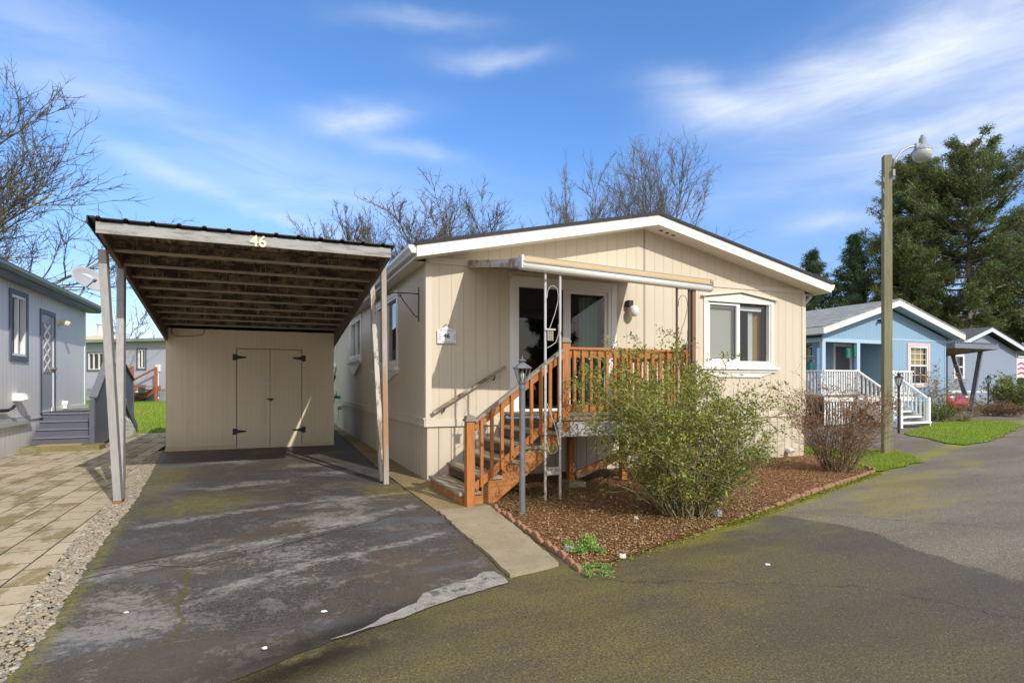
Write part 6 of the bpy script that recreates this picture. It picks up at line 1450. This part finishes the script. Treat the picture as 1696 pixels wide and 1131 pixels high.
def conifer(name, X, Y, H, label, rng, base=.25, rad=.22, kind='pine', nbr=150, cl=26, blade=.34, trunk_r=.35, lean=0.0, group='evergreen trees beyond the houses', top_flat=.5, w=.05, mat=None):
    root = W0.root(name, label, 'tree', X, Y, 0, group); tr, C, Dn = [], [], []
    tz = np.linspace(0, 1, 10); T = np.c_[X + lean * H * tz ** 1.5 + rng.normal(0, .012 * H * .3, 10), Y + rng.normal(0, .05, 10), H * .97 * tz]
    tr.append((T, trunk_r * (1 - .88 * tz)))
    at = lambda f: np.array([np.interp(f, tz, T[:, k]) for k in range(3)])
    for b in range(nbr):
        f = base + (1 - base) * rng.uniform(0, 1) ** (.85 if kind == 'pine' else .75); f = min(f, .985); g = (f - base) / (1 - base); a = rng.uniform(0, 6.28)
        if kind == 'pine': R_ = H * rad * (np.sin(np.pi * min(1, (g * .80 + .20)) ** .9) ** .6 + .05) * rng.uniform(.55, 1.15); rise = .10 + .55 * g
        else: R_ = H * rad * (1.01 - g) * (rng.uniform(.6, 1.15) if b % 3 else .45); rise = -.16 + .5 * g
        n = 7; t_ = np.linspace(0, 1, n); P0 = at(f); ang = a + np.cumsum(rng.normal(0, .07, n))
        P = np.stack([P0[0] + R_ * t_ * np.cos(ang), P0[1] + R_ * t_ * np.sin(ang), P0[2] + R_ * (rise * t_ + (.22 if kind == 'pine' else .12) * t_ ** 2 - .1 * np.sin(np.pi * t_))], 1)
        tr.append((P, (.05 + .012 * R_) * (1 - .85 * t_) * (trunk_r / .35)))
        k = max(4, int(cl * (R_ / (H * rad)) ** .8 + 2)); pads = rng.uniform(.12, 1.0, 4) ** .7; s = np.clip(rng.choice(pads, k) + rng.normal(0, .055, k), .05, 1.03)
        Q = np.stack([np.interp(s, t_, P[:, q]) for q in range(3)], 1) + rng.normal(0, 1, (k, 3)) * np.array([.055, .055, .03]) * R_ * (.4 + s[:, None])
        dirv = np.stack([np.cos(a) * np.ones(k), np.sin(a) * np.ones(k), np.full(k, .55 if kind == 'pine' else .1)], 1); C.append(Q); Dn.append(dirv)
    C = np.vstack(C); Dn = np.vstack(Dn); n = len(C); m = 22
    d = Dn[:, None, :] * .55 + rng.normal(0, .7, (n, m, 3)); d /= np.linalg.norm(d, axis=2)[..., None]
    base_p = C[:, None, :] + rng.normal(0, .17, (n, m, 3)) * np.array([1, 1, .7]); L_ = blade * rng.uniform(.6, 1.3, (n, m, 1)); e = np.cross(d, rng.normal(0, 1, (n, m, 3))); e /= np.linalg.norm(e, axis=2)[..., None] + 1e-9
    V = np.stack([base_p - e * w, base_p + e * w, base_p + d * L_], 2).reshape(-1, 3)
    V2, F2 = tubes_np(tr, 6); np_mesh('trunk', V2, F2, M['bark_pine'], root, (X, Y, 0), True)
    np_mesh('crown', V, np.arange(len(V)).reshape(-1, 3), mat or M['needle'], root, (X, Y, 0))
    return root
M['bark_pine'] = m_bark('pine_bark', (.19, .15, .12), (.085, .065, .05), (.26, .23, .2), 1.0)
M['needle'] = m_leaf('pine_needles', [(0, (.038, .08, .036)), (.45, (.09, .15, .052)), (.75, (.16, .205, .06)), (.93, (.25, .25, .075)), (1, (.28, .21, .09))], .55, .3, patch=((.155, .17, .045), .55))
M['needle_d'] = m_leaf('fir_needles', [(0, (.04, .08, .045)), (.6, (.08, .14, .065)), (1, (.14, .19, .08))], .55, .3, patch=((.12, .17, .07), .5))
rng = np.random.default_rng(9)
conifer('pine_tree', 39.6, 50, 22.6, 'tall spreading pine right of the wooden pole, highest of the evergreens', rng, .24, .235, nbr=190, cl=34, blade=.25, w=.035)
conifer('pine_tree', 38.6, 55, 23.4, 'dark pine with a bare lower trunk directly behind the wooden pole', rng, .30, .19, nbr=150, cl=30, blade=.25, w=.035)
conifer('pine_tree', 47.5, 53, 17.0, 'broad pine at the right edge behind the slate blue house', rng, .15, .24, nbr=150, cl=30, blade=.25, w=.035)
conifer('pine_tree', 34.8, 51, 16.2, 'shorter dense pine just left of the wooden pole', rng, .10, .22, nbr=150, cl=30, blade=.25, w=.035)
conifer('fir_tree', 31.9, 54, 15.8, 'pointed fir standing clear left of the pines', rng, .05, .40, 'fir', 210, 18, .36, .22, mat=M['needle_d'], w=.035)
conifer('fir_tree', 28.6, 55, 14.6, 'small fir peeping over the right end of the beige roof', rng, .05, .52, 'fir', 200, 18, .36, .22, mat=M['needle_d'], w=.035)
# evergreens across the lane, behind the camera: what the panes of the door and windows reflect
for x, y, h in ((17, -20, 9.5), (22, -17, 10.5), (27, -13, 10), (12, -24, 9), (32, -9, 11), (24, -22, 11)):
    conifer('fir_tree', x, y, h, 'dark fir across the lane mirrored in the panes of the beige house', rng, .02, .30, 'fir', 90, 12, .6, .25, mat=M['needle_d'], w=.10, group='firs across the lane')
for i, (x, y, h, lb) in enumerate([(41, 62, 13, 'dark fir low behind the trunks of the tall pines'), (36, 60, 12.5, 'dark fir behind the ridge of the blue house'), (31.5, 62, 11, 'low dark fir above the left slope of the blue roof'), (50.5, 60, 13.5, 'dark fir behind the bare trees at the right edge'), (46, 66, 14, 'dark fir behind the slate blue roof ridge')]):
    conifer('fir_tree', x, y, h, lb, rng, .03, .27, 'fir', 120, 18, .6, .25, mat=M['needle_d'], w=.09)

# ================================================================== SKY, SUN, CAMERA
wd = D.worlds.new('World'); SC.world = wd; wd.use_nodes = True
class WT(NT):
    def __init__(s, wd): s.t = wd.node_tree
w_ = WT(wd); bg = wd.node_tree.nodes['Background']
sunv = Vector((1.316, -1.668, 1.46)).normalized(); el = math.asin(sunv.z); rot = math.atan2(sunv.x, sunv.y)
sky = w_.n('TexSky', sky_type='NISHITA'); sky.sun_disc = False; sky.sun_elevation = el; sky.sun_rotation = rot; sky.altitude = 60; sky.air_density = 1.0; sky.dust_density = .4; sky.ozone_density = 2.0
g = w_.n('TexCoord').outputs['Generated']; x, y, z = w_.sep(g)
azm = w_.math('ARCTAN2', x, y); elv = w_.math('ARCSINE', z)
CL = [(815, 97, 85, 15, 3, .62), (600, 190, 85, 21, 7, .62), (680, 248, 62, 15, -8, .45), (1175, 172, 105, 30, -16, .46), (1290, 150, 160, 40, 12, .32), (1450, 110, 210, 62, 22, .34), (1600, 60, 220, 75, 14, .5),
      (1660, 185, 250, 70, 16, .6), (1430, 255, 240, 28, 8, .42), (380, 230, 330, 60, -16, .22), (360, 315, 230, 16, -18, .30), (700, 36, 120, 14, 2, .25), (100, 50, 240, 40, 0, .16), (1420, 366, 90, 16, 2, .42), (110, 145, 120, 22, 0, .22), (620, 330, 330, 60, 0, .18)]
tot = None
uvw = w_.com(azm, w_.math('MULTIPLY', elv, 1.6), 0.0)
wx = w_.math('MULTIPLY', w_.math('SUBTRACT', w_.noise(uvw, 4.0, 5, .55), .5), .10); wy = w_.math('MULTIPLY', w_.math('SUBTRACT', w_.noise(w_.map(uvw, loc=(7, 3, 0)), 5.0, 5, .55), .5), .07)
az2, el2 = w_.math('ADD', azm, wx), w_.math('ADD', elv, wy)
for px, py, rx, ry, tilt, s in CL:
    a0 = math.atan2(px - CX, FPX); e0 = math.atan2(HY - py, math.hypot(FPX, px - CX)); k = 1 / math.hypot(FPX, px - CX)
    gg = gauss(w_, az2, el2, a0, e0, rx * k, ry * k, R(tilt)); gg = w_.math('MULTIPLY', gg, s)
    tot = gg if tot is None else w_.math('ADD', tot, gg)
wisp = w_.noise(w_.map(uvw, rot=(0, 0, R(-14)), scale=(1, 2.6, 1)), 3.0, 9, .62, .7)
dens = w_.math('MULTIPLY', tot, w_.math('ADD', .42, w_.math('MULTIPLY', w_.ss(wisp, .32, .70), .62)))
dens = w_.math('MINIMUM', w_.math('MULTIPLY', dens, w_.ss(elv, -.02, .05)), .9)
# unseen warm haze overhead and behind the camera, added as fill light
rear = mx(w_, w_.ss(elv, .72, 1.05), w_.ss(y, .05, -.35))
rear = w_.math('MULTIPLY', rear, w_.math('ADD', .45, w_.math('MULTIPLY', w_.ss(w_.noise(w_.map(g, scale=(1, 1, 2)), 2.0, 6, .6), .35, .65), .4)))
SKY_TINT, CLOUD = (.49, .72, .98), (4.6, 4.75, 5.0)
skyc = w_.mix(1.0, sky.outputs[0], SKY_TINT, 'MULTIPLY')
lowk = w_.ss(elv, -.02, .42); skyc = w_.mix(1.0, skyc, w_.mix(lowk, (1.22, .80, .70), (1, 1, 1)), 'MULTIPLY')
skyc = w_.mix(rear, skyc, (6.3, 5.75, 4.95))
col = w_.mix(dens, skyc, CLOUD)
w_.set(bg.inputs[0], col); bg.inputs[1].default_value = .15

sl_ = D.lights.new('sun', 'SUN'); sl_.energy = 2.3; sl_.angle = R(.53); sl_.color = (1, .955, .87)
so = D.objects.new('sun', sl_); COL.objects.link(so); so.rotation_euler = sunv.to_track_quat('Z', 'Y').to_euler(); so.location = (10, -12, 20)

cam = D.cameras.new('camera'); co = D.objects.new('camera', cam); COL.objects.link(co)
co.location = (0, 0, CAM_H); co.rotation_euler = (R(90), 0, 0)
cam.sensor_width = 36; cam.lens = 36 * FPX / 1696; cam.shift_y = (HY - 565.5) / 1696; cam.clip_start = .05; cam.clip_end = 2000
SC.camera = co
SC.view_settings.view_transform = 'Standard'; SC.view_settings.look = 'None'; SC.view_settings.exposure = 0.69; SC.view_settings.gamma = 1.0
